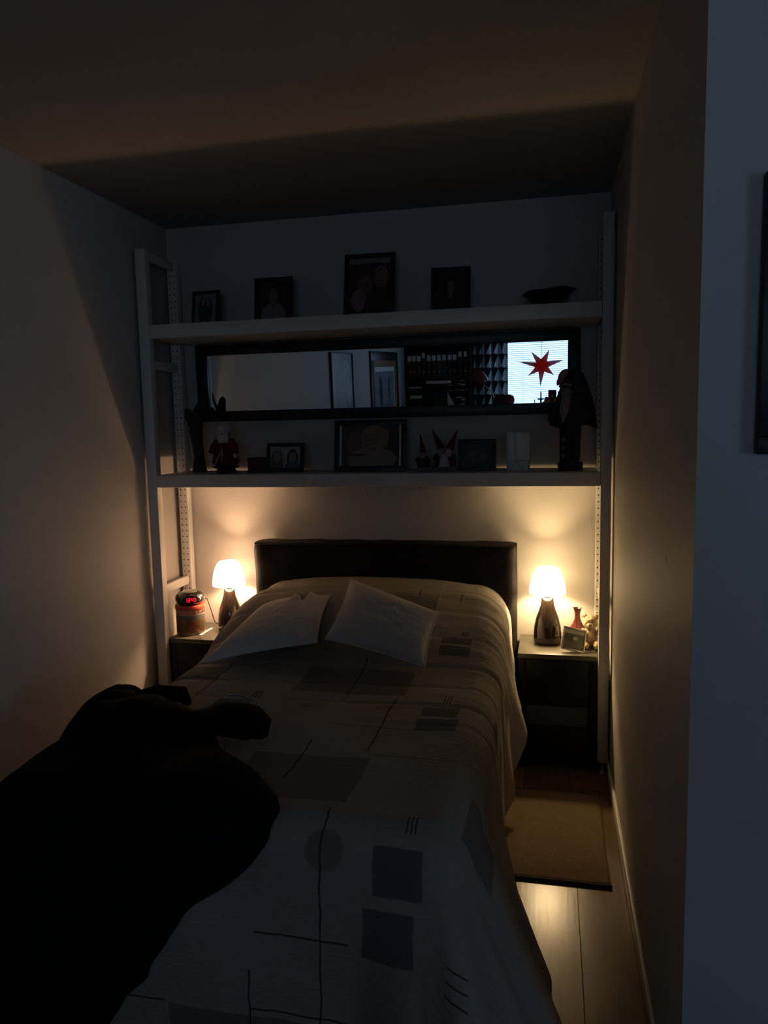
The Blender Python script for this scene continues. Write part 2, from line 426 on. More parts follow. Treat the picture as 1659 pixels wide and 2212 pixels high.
def slat_mat():
    m, nt, p = new_mat('pale_blind_slat')
    n = noise_n(nt, coords(nt), 12); col = mixc(nt, n, (.66, .70, .72), (.72, .76, .78))
    nt.links.new(col, p.inputs['Base Color'])
    tr = nt.nodes.new('ShaderNodeBsdfTranslucent'); nt.links.new(col, tr.inputs[0])
    mx = nt.nodes.new('ShaderNodeMixShader'); mx.inputs[0].default_value = .5
    nt.links.new(p.outputs[0], mx.inputs[1]); nt.links.new(tr.outputs[0], mx.inputs[2])
    nt.links.new(mx.outputs[0], nt.nodes['Material Output'].inputs[0])
    return m
M['slat'] = slat_mat()
def pane_mat():
    m, nt, p = new_mat('window_glass')
    n = noise_n(nt, coords(nt), 2)
    tr = nt.nodes.new('ShaderNodeBsdfTransparent'); nt.links.new(mixc(nt, n, (.93, .96, .96), (.95, .97, .97)), tr.inputs[0])
    gl = nt.nodes.new('ShaderNodeBsdfGlossy'); gl.inputs['Roughness'].default_value = .02
    mx = nt.nodes.new('ShaderNodeMixShader'); mx.inputs[0].default_value = .05
    nt.links.new(tr.outputs[0], mx.inputs[1]); nt.links.new(gl.outputs[0], mx.inputs[2])
    nt.links.new(mx.outputs[0], nt.nodes['Material Output'].inputs[0])
    return m
M['pane'] = pane_mat()
def post_mat():
    """white post with two columns of peg holes on the face that looks into the shelf"""
    m, nt, p = new_mat('white_post_with_peg_holes')
    s_ = sepxyz(nt, coords(nt, 'Object'))
    zc = Mt(nt, 'MULTIPLY', Mt(nt, 'SUBTRACT', Mt(nt, 'FRACT', Mt(nt, 'DIVIDE', s_[2], .030)), .5), .030)
    xc = Mt(nt, 'SUBTRACT', Mt(nt, 'ABSOLUTE', s_[0]), .0115)
    d = Mt(nt, 'SQRT', Mt(nt, 'ADD', Mt(nt, 'MULTIPLY', zc, zc), Mt(nt, 'MULTIPLY', xc, xc)))
    hole = Mt(nt, 'MULTIPLY', Mt(nt, 'LESS_THAN', d, .0034), Mt(nt, 'LESS_THAN', s_[1], -.0215))
    n = noise_n(nt, coords(nt), 12)
    nt.links.new(mixc(nt, hole, mixc(nt, n, (.63, .61, .58), (.69, .67, .64)), (.02, .015, .01)), p.inputs['Base Color'])
    p.inputs['Roughness'].default_value = .5
    return m
M['holes'] = post_mat()
def tin_mat():
    m, nt, p = new_mat('printed_tin')
    g = coords(nt, 'Object'); s_ = sepxyz(nt, g)
    n = noise_n(nt, g, 38, 4); n2 = noise_n(nt, g, 17, 2)
    col = mixc(nt, n, (.05, .06, .03), (.30, .18, .07))
    col = mixc(nt, Mt(nt, 'GREATER_THAN', n2, .56), col, (.16, .05, .02))
    sky = Mt(nt, 'GREATER_THAN', s_[2], .078)
    col = mixc(nt, Mt(nt, 'MULTIPLY', sky, .8), col, (.10, .12, .14))
    def band(c_, z0, z1, cc):
        k = Mt(nt, 'MULTIPLY', Mt(nt, 'GREATER_THAN', s_[2], z0), Mt(nt, 'LESS_THAN', s_[2], z1)); return mixc(nt, k, c_, cc)
    col = band(col, .099, .103, (.4, .36, .28)); col = band(col, .103, .126, (.40, .22, .15)); col = band(col, .004, .012, (.35, .27, .18))
    nt.links.new(col, p.inputs['Base Color']); p.inputs['Roughness'].default_value = .35
    return m
M['tin'] = tin_mat()
M['tinlid'] = pm('red_tin_lid', (.36, .06, .03), .35, .15, 30)
def vase_mat():
    m, nt, p = new_mat('white_vase_with_drawn_lines')
    g = coords(nt, 'Object'); s_ = sepxyz(nt, g); n = noise_n(nt, g, 26, 2)
    x = Mt(nt, 'ADD', s_[0], Mt(nt, 'MULTIPLY_ADD', n, .016, -.008)); z = Mt(nt, 'ADD', s_[2], Mt(nt, 'MULTIPLY_ADD', n, -.02, .01))
    l1 = Mt(nt, 'MULTIPLY', Mt(nt, 'LESS_THAN', Mt(nt, 'ABSOLUTE', Mt(nt, 'ADD', x, .012)), .0012), Mt(nt, 'GREATER_THAN', z, .045))
    l2 = Mt(nt, 'MULTIPLY', Mt(nt, 'LESS_THAN', Mt(nt, 'ABSOLUTE', Mt(nt, 'SUBTRACT', z, .046)), .0012), Mt(nt, 'GREATER_THAN', x, -.012))
    l3 = Mt(nt, 'LESS_THAN', Mt(nt, 'ABSOLUTE', Mt(nt, 'ADD', x, Mt(nt, 'MULTIPLY_ADD', z, .8, -.028))), .001)
    l3 = Mt(nt, 'MULTIPLY', l3, Mt(nt, 'LESS_THAN', z, .046))
    k = Mt(nt, 'MAXIMUM', Mt(nt, 'MAXIMUM', l1, l2), l3)
    nt.links.new(mixc(nt, k, (.62, .61, .60), (.10, .10, .10)), p.inputs['Base Color']); p.inputs['Roughness'].default_value = .4
    return m
M['vase'] = vase_mat()

# ================================================================== SETTING
CE = 2.5; D = .352; XL = -2.1206; YC = -1.7622; YW = -6.30; XR = 2.6
fl = struct(MB().box((XL-.12, YW-.2, -.12), (XR+.12, D+.1, -.012)).build('floor', M['woodbase'], smooth=0))
# planks run along the room; joints at x = -.163 + k*.1957
plank_meshes = {}
PW = .1957
def plank(x0, x1, y0, y1):
    key = (round(x1-x0, 3), round(y1-y0, 3))
    if key not in plank_meshes:
        b = MB().box((0, 0, -.012), (x1-x0-.0010, y1-y0-.0010, 0), .0008, seg=1); o = b.build('plank', M['floor'], fl, 0)
        plank_meshes[key] = o.data
    else:
        o = bpy.data.objects.new('plank', plank_meshes[key]); C.objects.link(o); o.parent = fl
    o.location = (x0, y0, 0)
k0 = math.floor((XL - (-.163))/PW)
k = k0; col_i = 0
while -.163 + k*PW < XR:
    x0 = max(XL, -.163 + k*PW); x1 = min(XR, -.163 + (k+1)*PW)
    y = YW; first = True; col_i += 1
    while y < D - .001:
        ln = (.45 + .29*((col_i*5+2) % 4)) if first else 1.285
        first = False
        y1 = min(D, y+ln)
        if D - y1 < .05: y1 = D
        ymax = D if x0 < 0 else YC
        if y < ymax: plank(x0, x1, y, min(y1, ymax) if ymax < D else y1)
        y = y1
    k += 1
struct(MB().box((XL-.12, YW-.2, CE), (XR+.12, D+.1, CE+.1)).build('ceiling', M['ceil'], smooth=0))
struct(MB().box((XL-.12, YW-.2, -.02), (XL, D+.1, CE+.05)).build('wall_left', M['wall'], smooth=0))
struct(MB().box((XL-.12, D, -.02), (.12, D+.12, CE+.05)).build('wall_back', M['wall'], smooth=0))
wr_ = struct(MB().box((0, YC, -.02), (.10, D+.1, CE+.05), 0).build('wall_right', M['wall'], smooth=0))
MB().box((-.0006, -1.452, 1.194), (0, -1.428, 1.197), 0, Matrix.Translation((0, -1.44, 1.2)) @ Matrix.Rotation(R(38), 4, 'X') @ Matrix.Translation((0, 1.44, -1.2))).build('plaster_scratch', M['paper'], wr_, 0)
struct(MB().box((.10, YC, -.02), (XR+.1, YC+.1, CE+.05)).build('wall_return', M['wall'], smooth=0))
V0, V1, VZ0, VZ1 = -4.75, -3.50, .80, 2.05      # added side window, unseen, brightens the return wall and bed foot
ww = MB()
ww.box((XR, YW-.2, -.02), (XR+.12, V0, CE+.05)); ww.box((XR, V1, -.02), (XR+.12, YC+.1, CE+.05))
ww.box((XR, V0, -.02), (XR+.12, V1, VZ0)); ww.box((XR, V0, VZ1), (XR+.12, V1, CE+.05))
struct(ww.build('wall_far_right', M['wall'], smooth=0))
w = MB()
w.box((XR+.03, V0, VZ0), (XR+.09, V0+.05, VZ1), .004); w.box((XR+.03, V1-.05, VZ0), (XR+.09, V1, VZ1), .004)
w.box((XR+.03, V0+.05, VZ0), (XR+.09, V1-.05, VZ0+.05), .004); w.box((XR+.03, V0+.05, VZ1-.05), (XR+.09, V1-.05, VZ1), .004)
added_win = struct(w.build('added_window_2', M['trim']))  # frame of the window added for extra daylight
MB().box((XR+.057, V0+.05, VZ0+.05), (XR+.063, V1-.05, VZ1-.05)).build('pane', M['pane'], added_win, 0)
MB().box((XR-.08, V0-.04, VZ0-.03), (XR+.02, V1+.04, VZ0), .006).build('window_sill', M['trim'], added_win)
# window wall with an opening
WX0, WX1, WZ0, WZ1 = -1.15, .95, .95, 2.20
ww = MB()
ww.box((XL-.1, YW-.14, -.02), (WX0, YW, CE+.05)); ww.box((WX1, YW-.14, -.02), (XR+.1, YW, CE+.05))
ww.box((WX0, YW-.14, -.02), (WX1, YW, WZ0)); ww.box((WX0, YW-.14, WZ1), (WX1, YW, CE+.05))
struct(ww.build('wall_window', M['wall'], smooth=0))
w = MB(); f_ = .05
w.box((WX0, YW-.10, WZ0), (WX0+f_, YW-.03, WZ1), .004); w.box((WX1-f_, YW-.10, WZ0), (WX1, YW-.03, WZ1), .004)
w.box((WX0+f_, YW-.10, WZ0), (WX1-f_, YW-.03, WZ0+f_), .004); w.box((WX0+f_, YW-.10, WZ1-f_), (WX1-f_, YW-.03, WZ1), .004)
win = struct(w.build('window_1', M['trim']))
MB().box((WX0+f_, YW-.068, WZ0+f_), (WX1-f_, YW-.062, WZ1-f_)).build('pane', M['pane'], win, 0)
MB().box((WX0-.04, YW-.02, WZ0-.03), (WX1+.04, YW+.10, WZ0), .006).build('window_sill', M['trim'], win)
# skirting
def skirt(name, lo, hi): return struct(MB().box(lo, hi, .004).build(name, M['trim']))
skirt('baseboard_right', (-.012, YC-.012, .001), (-.0002, .35, .060))
skirt('baseboard_return', (0, YC-.012, .001), (XR, YC-.0002, .060))
skirt('baseboard_left', (XL+.0002, YW+.30, .001), (XL+.012, .35, .060))
skirt('baseboard_back', (XL+.013, D-.012, .001), (-.013, D-.0002, .060))

# ================================================================== SHELVING
SZ = dict(lt=1.303, lb=1.2444, ut=1.9887, ub=1.9277, top=2.3289)
su = thing('shelving_unit', 'white wooden shelving unit bridging the bed, two thick shelves', 'shelving', (0, 0, 0))
PLX0, PLX1, PRX0, PRX1 = -2.0978, -2.0490, -.0520, -.0100
def post(x0, x1, y0, y1, holes):
    o = MB().box((-(x1-x0)/2, -(y1-y0)/2, 0), ((x1-x0)/2, (y1-y0)/2, SZ['top']-.055), .002).build('post', M['holes' if holes else 'white'], su)
    o.location = ((x0+x1)/2, (y0+y1)/2, .055)
    MB().lathe([(0, -.0549), (.011, -.0549), (.011, -.048), (.005, -.046), (.005, 0), (0, 0)], 14).build('levelling_foot', M['white'], o)
for a, b in ((PLX0, PLX1), (PRX0, PRX1)):
    post(a, b, 0, .045, False); post(a, b, .295, .340, True)
    xm = (a+b)/2
    for z0, z1 in ((.20, .24), (.726, .768), (1.793, 1.834), (2.285, 2.325)):
        MB().box((xm-.011, .045, z0), (xm+.011, .295, z1), .002).build('rung', M['white'], su)
MB().box((PLX1+.001, 0, SZ['lb']), (PRX0-.001, .335, SZ['lt']), .0025).build('shelf', M['white'], su)
MB().box((PLX1+.001, 0, SZ['ub']), (PRX0-.001, .335, SZ['ut']), .0025).build('shelf', M['white'], su)
MB().tube([(-1.06, .005, 1.236), (-1.06, .005, 1.2445)], .004, 8).build('screw', M['steel'], su)

# ================================================================== MIRROR
TILT = R(2.2)
mr = thing('wall_mirror', 'long dark framed mirror hung sideways between the two shelves', 'mirror', (-1.05, .325, 1.735), (TILT, 0, 0))
ox_, oz_, gx_, gz_ = .926, .187, .871, .1365
MB().box((-gx_-.01, .004, -gz_-.01), (gx_+.01, .012, gz_+.01)).build('backing', M['black'], mr, 0)
MB().box((-gx_-.006, 0, -gz_-.006), (gx_+.006, .003, gz_+.006)).build('glass', M['mirror'], mr, 0)
for lo, hi in (((-ox_, -.014, gz_), (ox_, .016, oz_)), ((-ox_, -.014, -oz_), (ox_, .016, -gz_)), ((-ox_, -.014, -gz_), (-gx_, .016, gz_)), ((gx_, -.014, -gz_), (ox_, .016, gz_))):
    MB().box(lo, hi, .003).build('frame_bar', M['black'], mr)

# ================================================================== BED
bed = thing('bed', 'low double bed with upholstered dark headboard under the shelves', 'bed', (0, 0, 0))
MB().box((-1.62, YF+.06, .12), (-.46, .19, .30), .01).build('bed_base', M['leather'], bed)
MB().box((-1.605, YF+.045, .30), (-.475, .19, .52), .05, seg=4).build('mattress', M['mattress'], bed)
for x in (-1.55, -.53):
    for y in (YF+.14, .05):
        MB().lathe([(0, 0), (.025, 0), (.03, .12), (0, .12)], 16, Matrix.Translation((x, y, 0))).build('leg', M['black'], bed)
def headboard():
    b = MB()
    x0, x1, z0, z1, y0, y1 = -1.668, -.402, .10, .962, .195, .335
    def fn(i, j):
        # superellipse cross section swept over the width, softly bulged
        a = 2*PI*i
        cy, cz = math.cos(a), math.sin(a)
        e = .16
        sy = (abs(cy)**e)*(1 if cy >= 0 else -1); sz = (abs(cz)**e)*(1 if cz >= 0 else -1)
        t = j*2-1
        edge = 1 - .06*max(0, abs(t)-.97)/.03
        k = (1-abs(t)**40*.35)
        y = (y0+y1)/2 + sy*(y1-y0)/2*k*edge
        z = (z0+z1)/2 + sz*(z1-z0)/2*(1-.010*abs(t)**30)
        z += .004*noise.noise(Vector((t*6, sy, sz*3))) if sz > .5 else 0
        y += .006*noise.noise(Vector((t*5, sz*4, 3)))
        return ((x0+x1)/2 + t*(x1-x0)/2 + .004*noise.noise(Vector((sz*4, t, 5))), y, z)
    b.grid(fn, 64, 60, wrap_u=True)
    b.bm.verts.ensure_lookup_table()
    n = 64
    b.bm.faces.new([b.bm.verts[i] for i in range(n)]); b.bm.faces.new([b.bm.verts[60*n+i] for i in range(n)][::-1])
    return b.build('headboard', M['leather'], bed, 60)
hb = headboard()
MB().tube([(-1.655, .196, .955), (-1.04, .192, .958), (-.415, .196, .955)], .004, 8).build('piping', M['leather'], hb)

def spread_build():
    b = MB()
    OV = [(-.62, .61), (-.45, .59), (-.36, .55), (-.25, .49), (-.05, .44), (.2, .42)]
    y_top, y_bot = .185, YF + .10 - .61
    xm = {}
    def flat(i, j):
        yf = y_top + (y_bot-y_top)*j
        r = .10 + .07*sm(-.5, .1, yf)
        ov = lin(OV, yf)
        half = (HW-r) + ov
        # more samples over the edges
        t = i*2-1
        return XC + t*half, yf
    b.grid(lambda i, j: drape(*flat(i, j)), 190, 210, lambda i, j: flat(i, j))
    o = b.build('bedspread', M['spread'], None, 0)
    o.data.shade_smooth()
    md = o.modifiers.new('thickness', 'SOLIDIFY'); md.thickness = .010; md.offset = -1
    return o
sp = tag(spread_build(), 'beige quilted bedspread printed with dark squares and thin lines', 'bedspread')
# make sure the visible side of the quilt points outwards
me = sp.data
if sum(p.normal.z for p in me.polygons) < 0:
    me.flip_normals()

def cushion(name, label, BL, BR, TR, TL, h, knot=False):
    BL, BR, TR, TL = map(Vector, (BL, BR, TR, TL))
    c = (BL+BR+TR+TL)/4
    nrm = ((BR-BL)+(TR-TL)).cross((TL-BL)+(TR-BR)).normalized()
    def pt(i, j, sgn):
        u, v = i*2-1, j*2-1
        # edges bow inwards between the corners
        bu = u*(1-.07*(1-v*v)); bv = v*(1-.07*(1-u*u))
        if knot:
            d = math.hypot(u-.38, v-.98); bv -= .10*math.exp(-(d/.3)**2)
        a, b_ = (bu+1)/2, (bv+1)/2
        p = (BL*(1-a)+BR*a)*(1-b_) + (TL*(1-a)+TR*a)*b_
        th = h*max(0, (1-abs(u)**2.6))**.55*max(0, (1-abs(v)**2.6))**.55
        th *= 1 + .06*noise.noise(Vector((u*2.2, v*2.2, sgn+BL.x)))
        th += .006*noise.noise(Vector((u*5, v*5, sgn*3)))*max(0, 1-u*u)*max(0, 1-v*v)
        if knot:
            s_ = abs((u-.36)*.8+(v-.9)*.15)
            th -= .045*math.exp(-(s_/.07)**2)*sm(.35, .95, v)
            th += .02*math.exp(-((s_-.16)/.08)**2)*sm(.3, .9, v)
        if sgn < 0: th *= .3
        return p - c + nrm*th*sgn
    b = MB()
    N = 40
    b.grid(lambda i, j: pt(i, j, 1), N, N); b.grid(lambda i, j: pt(i, j, -1), N, N)
    bmesh.ops.remove_doubles(b.bm, verts=b.bm.verts, dist=.0004)
    root = thing(name, label, 'cushion', c, group='cushions on the bed')
    b.build('cover', M['cushion'], root, 75)
    # piped seam
    pts = []
    for a, b2 in [(i/16, 0) for i in range(16)] + [(1, i/16) for i in range(16)] + [(1-i/16, 1) for i in range(16)] + [(0, 1-i/16) for i in range(17)]:
        pts.append(pt(a, b2, 0))
    MB().tube(pts, .0032, 6).build('piping', M['cushion'], root)
    return root
cr = cushion('cushion', 'pale square cushion leaning upright in the middle of the bed', (-1.109, -.462, .69), (-.696, -.584, .635), (-.673, -.35, .778), (-1.093, -.12, .859), .062)
cl = cushion('cushion', 'pale cushion with a pinched knotted corner lying flat beside the upright one', (-1.542, -.642, .632), (-1.124, -.515, .69), (-1.188, -.12, .785), (-1.483, -.12, .735), .062, True)


# coat ------------------------------------------------------------
def off(xf, yf, d):
    e = .004
    p = drape(xf, yf, .3); a = drape(xf+e, yf, .3)-drape(xf-e, yf, .3); b = drape(xf, yf+e, .3)-drape(xf, yf-e, .3)
    n = a.cross(b)
    if n.length < 1e-9: n = Vector((0, 0, 1))
    n.normalize()
    if n.z < -.1: n = -n
    return p + n*d
ct = thing('coat', 'black coat thrown over the foot of the bed, hanging down the end', 'coat', (0, 0, 0))
RB = [(-2.22, -1.36), (-2.10, -1.27), (-1.97, -1.175), (-1.82, -1.065), (-1.72, -.935), (-1.66, -.89), (-1.58, -.885), (-1.50, -.93), (-1.42, -1.03), (-1.36, -1.12), (-1.26, -1.2), (-1.12, -1.32), (-1.04, -1.47), (-.98, -1.62)]
LB = [(-2.22, -1.80), (-1.9, -1.86), (-1.5, -1.96), (-1.2, -1.92), (-1.05, -1.84), (-.98, -1.76)]
def coat_surf(sgn):
    def fn(i, j):
        yf = -2.22 + j*(2.22-.98)
        x0, x1 = lin(LB, yf), lin(RB, yf)
        x1 += .022*noise.noise(Vector((yf*9, 2.2, 0))) + .012*noise.noise(Vector((yf*23, 5.2, 0)))
        xf = x0 + (x1-x0)*i
        e = max(0, 1-abs(i*2-1)**6)**.5 * max(0, 1-abs(j*2-1)**8)**.5
        d = .012 + e*(.030 + .030*noise.noise(Vector((xf*3.2, yf*2.6, 3))) + .022*noise.noise(Vector((xf*9, yf*5, 5))) + .05*math.exp(-(((xf+1.66)/.16)**2 + ((yf+1.10)/.10)**2)) + .03*math.exp(-(((yf+1.2+.25*(xf+1.4))/.06)**2)))
        if sgn < 0: d = .010
        return off(xf, yf, max(.010, d))
    return fn
b = MB(); b.grid(coat_surf(1), 70, 90); b.grid(coat_surf(-1), 70, 90)
bmesh.ops.remove_doubles(b.bm, verts=b.bm.verts, dist=.0021)
b.build('body', M['coat'], ct, 80)
def sleeve(path, rads, name='sleeve'):
    b = MB(); P = []
    for k in range(len(path)-1):
        for s_ in range(6):
            t = s_/6; P.append((path[k][0]*(1-t)+path[k+1][0]*t, path[k][1]*(1-t)+path[k+1][1]*t, rads[k]*(1-t)+rads[k+1]*t))
    P.append((*path[-1], rads[-1]))
    pts, rr = [], []
    for q, (x_, y_, r_) in enumerate(P):
        r2 = r_*(1+.12*noise.noise(Vector((x_*11, y_*11, 2))))
        pts.append(off(x_, y_, r2*.55+.012)); rr.append(r2)
    b.tube(pts, rr, 22, flat=.58)
    for v in b.bm.verts: v.co += Vector((0, 0, 1))*.008*noise.noise(v.co*17)
    return b.build(name, M['coatsl'], ct, 80)
sleeve([(-1.58, -1.24), (-1.44, -1.21), (-1.30, -1.225), (-1.20, -1.20), (-1.13, -1.205), (-1.085, -1.222), (-1.062, -1.23)], [.075, .085, .058, .080, .078, .058, .016])
sleeve([(-1.78, -1.32), (-1.69, -1.17), (-1.62, -1.08), (-1.55, -1.09), (-1.53, -1.095)], [.06, .075, .07, .045, .014])
b = MB()
b.tube([off(-1.56, -1.10, .06), off(-1.48, -1.08, .075), off(-1.40, -1.07, .07), off(-1.37, -1.09, .05)], [.02, .026, .026, .012], 12)
b.build('collar', M['coatsl'], ct, 80)
MB().tube([off(-1.20, -1.16, .115), off(-1.16, -1.15, .112), off(-1.12, -1.16, .10)], .004, 8).build('zip', M['steel'], ct)

# ================================================================== NIGHTSTANDS
def nightstand(x0, x1, y0, y1, label):
    zt = .513; t = thing('nightstand', label, 'nightstand', ((x0+x1)/2, (y0+y1)/2, 0), group='nightstands beside the bed')
    w, d = (x1-x0)/2, (y1-y0)/2; m = M['blackbrown']
    MB().box((-w, -d, zt-.022), (w, d, zt), .0015).build('top', M['standtop'], t)
    for s_ in (-1, 1): MB().box((min(s_*w, s_*(w-.034)), -d, 0), (max(s_*w, s_*(w-.034)), d, zt-.022), .0015).build('side_panel', m, t)
    MB().box((-w+.034, -d+.02, .285), (w-.034, d-.005, zt-.022)).build('drawer_box', m, t, 0)
    MB().box((-w+.034, -d+.02, .03), (w-.034, d-.005, .185)).build('drawer_box', m, t, 0)
    MB().box((-w+.035, -d+.001, .282), (w-.035, -d+.019, zt-.024), .0015).build('drawer_front', m, t)
    MB().box((-w+.036, -d+.012, .190), (w-.036, -d+.026, .281), .0015).build('pale_drawer_front', M['greyfront'], t)
    MB().box((-w+.035, -d+.001, .028), (w-.035, -d+.019, .188), .0015).build('drawer_front', m, t)
    return t
nightstand(-.389, -.0555, .034, .338, 'black-brown nightstand right of the bed with an open middle gap')
nightstand(-2.046, -1.700, .030, .338, 'black-brown nightstand left of the bed, mostly hidden by the bedspread')

# ================================================================== TABLE LAMPS
def lamp(x, y, label, sh, i_):
    t = thing('table_lamp', label, 'lamp', (x, y, .513), group='table lamps on the nightstands')
    MB().lathe([(0, 0), (.056, 0), (.061, .006), (.0625, .02), (.062, .05), (.059, .080), (.051, .118), (.039, .150), (.030, .178), (.026, .209), (.024, .211), (.020, .209), (0, .209)], 48).build('base', M['ceramic'], t, 50)
    MB().lathe([(0, .209), (.014, .209), (.014, .246), (.0, .246)], 20).build('socket', M['void'], t)
    prof = [(.0805, .230), (.080, .248), (.078, .268), (.073, .292), (.066, .314), (.057, .332), (.049, .343), (.043, .348)]
    inner = [(r-.0025, z) for r, z in prof][::-1]
    MB().lathe(prof + inner + [prof[0]], 40).build('shade', sh, t, 70)
    for a in range(3):
        an = a*2*PI/3+.4
        MB().tube([(.013*math.cos(an), .013*math.sin(an), .242), (.0772*math.cos(an), .0772*math.sin(an), .256)], .0016, 6).build('shade_arm', M['steel'], t)
    MB().lathe([(0, .246), (.012, .246), (.010, .256), (0, .260)], 16).build('bulb_neck', M['silver'], t, 70)
    L = bpy.data.lights.new('glowing_bulb', 'POINT'); L.energy = BULB_W[i_]; L.color = LAMP_COL[i_]; L.shadow_soft_size = .015
    lo = bpy.data.objects.new('glowing_bulb', L); C.objects.link(lo); lo.parent = t; lo.location = (0, 0, .284)
    return t
lamp(-1.808, .217, 'lit lamp with white dome shade behind the tin, left of the headboard', M['shadeL'], 0)
lamp(-.264, .217, 'lit lamp with white dome shade on the right nightstand', M['shadeR'], 1)

# ================================================================== THINGS ON THE NIGHTSTANDS
def photo_frame(name, label, x, y, z, w, h, bw, lean, rz, fm, pmat, mount=0, mountmat=None, group=None, dep=.014, strut=True, bottom_extra=0):
    t = thing(name, label, 'picture frame', (x, y, z + dep*math.sin(lean)), (-lean, 0, rz), group)
    b = MB()
    b.box((-w/2, 0, 0), (w/2, dep, bw+bottom_extra), .0015); b.box((-w/2, 0, h-bw), (w/2, dep, h), .0015)
    b.box((-w/2, 0, bw+bottom_extra), (-w/2+bw, dep, h-bw), .0015); b.box((w/2-bw, 0, bw+bottom_extra), (w/2, dep, h-bw), .0015)
    b.build('frame', fm, t)
    MB().box((-w/2+bw*.5, dep-.004, bw*.5), (w/2-bw*.5, dep-.001, h-bw*.5)).build('backboard', M['black'], t, 0)
    if mount:
        MB().box((-w/2+bw, .006, bw), (w/2-bw, .008, h-bw)).build('mount', mountmat or M['paper'], t, 0)
    mx, mz = (mount if isinstance(mount, tuple) else (mount, mount))
    MB().box((-w/2+bw+mx, .004, bw+bottom_extra+mz), (w/2-bw-mx, .0055 if mount else .008, h-bw-mz)).build('photo', pmat, t, 0)
    if strut:
        # prop at the back, reaching the surface the frame stands on
        hh = h*.62; back = hh*math.sin(lean)+dep
        foot = Vector((0, hh*math.sin(lean)*1.0, 0)); th = lean
        run = max(.025, h*.28)
        a = Vector((0, dep, hh))
        # the shelf plane in local axes: rotate world down vectors by +lean
        g = Matrix.Rotation(lean, 3, 'X') @ Vector((0, run+hh*math.sin(lean)*.6, 0))
        b = MB(); wv = min(.018, w*.12)
        b.prism([(-wv, 0), (wv, 0), (wv, 1), (-wv, 1)], 0, .003)
        dirv = (g+Vector((0, 0, .003)) - a)
        for v in b.bm.verts:
            s_ = 1-v.co.z
            v.co = Vector((v.co.x, a.y + dirv.y*s_ + (v.co.y), a.z + dirv.z*s_))
        b.build('strut', M['black'], t, 0)
    return t
SKI, HAIR, CLO = (.30, .17, .12), (.05, .035, .025), (.32, .30, .30)
def portrait(name, bgc, hair=HAIR, skin=SKI, cl=CLO, cx=.5, cz=.58, s=1.0):
    return print_mat(name, bgc, [('e', cx, cz+.05*s, .20*s, .23*s, hair), ('e', cx, cz-.52*s, .40*s, .34*s, cl), ('e', cx, cz-.20*s, .08*s, .12*s, skin), ('e', cx, cz, .135*s, .18*s, skin)])
photo_frame('photo_frame', 'small tilted silver photo frame beside the right lamp', -.156, .080, .516, .103, .102, .007, R(24), R(8), M['silver'],
            print_mat('landscape_print', (.13, .14, .09), [('b', .5, .88, .6, .10, (.42, .42, .36)), ('e', .3, .55, .3, .15, (.08, .1, .06)), ('b', .57, .55, .10, .08, (.42, .40, .34)), ('b', .5, .1, .6, .2, (.16, .14, .10))]), dep=.010).rotation_euler = (-R(24), -R(-13), R(10))
rv = thing('red_vase', 'small dark red flared-neck vase behind the silver frame', 'vase', (-.130, .280, .513))
MB().lathe([(0, 0), (.036, 0), (.043, .012), (.044, .03), (.038, .055), (.022, .080), (.0135, .100), (.0125, .120), (.016, .140), (.021, .150), (.019, .150), (.0135, .138), (.010, .118), (.010, .1), (0, .09)], 36).build('body', M['redglass'], rv, 60)
def plush():
    t = thing('plush_bear', 'sandy curly plush animal leaning on the shelf post by the vase', 'soft toy', (-.076, .168, .513))
    def fuzz(b, amp=.004):
        for v in b.bm.verts: v.co += Vector((noise.noise(v.co*130), noise.noise(v.co*130+Vector((5, 0, 0))), noise.noise(v.co*130+Vector((0, 9, 0)))))*amp
        return b
    s_ = .72
    def e(c, r): return fuzz(MB().ell([q*s_ for q in c], [q*s_ for q in r], 28))
    e((0, .03, .065), (.042, .042, .065)).build('body', M['plush'], t, 0)
    hd = e((-.004, .015, .155), (.045, .042, .042)).build('head', M['plush'], t, 0)
    for q in (-1, 1): e((q*.036, .025, .19), (.017, .011, .019)).build('ear', M['plush'], hd, 0)
    e((-.008, -.028, .145), (.020, .018, .016)).build('muzzle', M['plush'], hd, 0)
    for q in (-1, 1):
        MB().ell(((-.006+q*.014)*s_, -.026*s_, .168*s_), (.003, .003, .003), 10).build('eye', M['radio'], hd)
        e((q*.046, -.005, .085), (.015, .03, .035)).build('arm', M['plush'], t, 0)
        e((q*.034, -.035, .024), (.022, .038, .021)).build('leg', M['plush'], t, 0)
    MB().ell((-.008*s_, -.046*s_, .150*s_), (.004, .003, .003), 10).build('nose', M['radio'], hd)
plush()

tinx, tiny = -1.988, .148
tn = thing('sugar_tin', 'round printed tin with red rim lettered SUGAR', 'tin', (tinx, tiny, .513))
MB().lathe([(0, 0), (.068, 0), (.070, .003), (.070, .126), (.0, .126)], 48).build('can', M['tin'], tn, 50)
MB().lathe([(.0, .126), (.0715, .124), (.0725, .127), (.0725, .141), (.0705, .145), (0, .145)], 48).build('lid', M['tinlid'], tn, 50)
def text_mesh(body, size, ext, mat, parent, name, bend=0, loc=(0, 0, 0), ang=0):
    cu = bpy.data.curves.new(name, 'FONT'); cu.body = body; cu.size = size; cu.extrude = ext; cu.align_x = 'CENTER'
    to = bpy.data.objects.new(name+'_curve', cu); C.objects.link(to)
    dg = bpy.context.evaluated_depsgraph_get(); dg.update()
    me = bpy.data.meshes.new_from_object(to.evaluated_get(dg)); bpy.data.objects.remove(to)
    me.name = name; me.materials.clear(); me.materials.append(mat)
    for v in me.vertices:
        if bend:
            a = ang + v.co.x/bend; r_ = bend + v.co.z
            v.co = Vector((r_*math.cos(a), r_*math.sin(a), v.co.y))
    o = bpy.data.objects.new(name, me); C.objects.link(o); o.parent = parent; o.location = loc
    return o
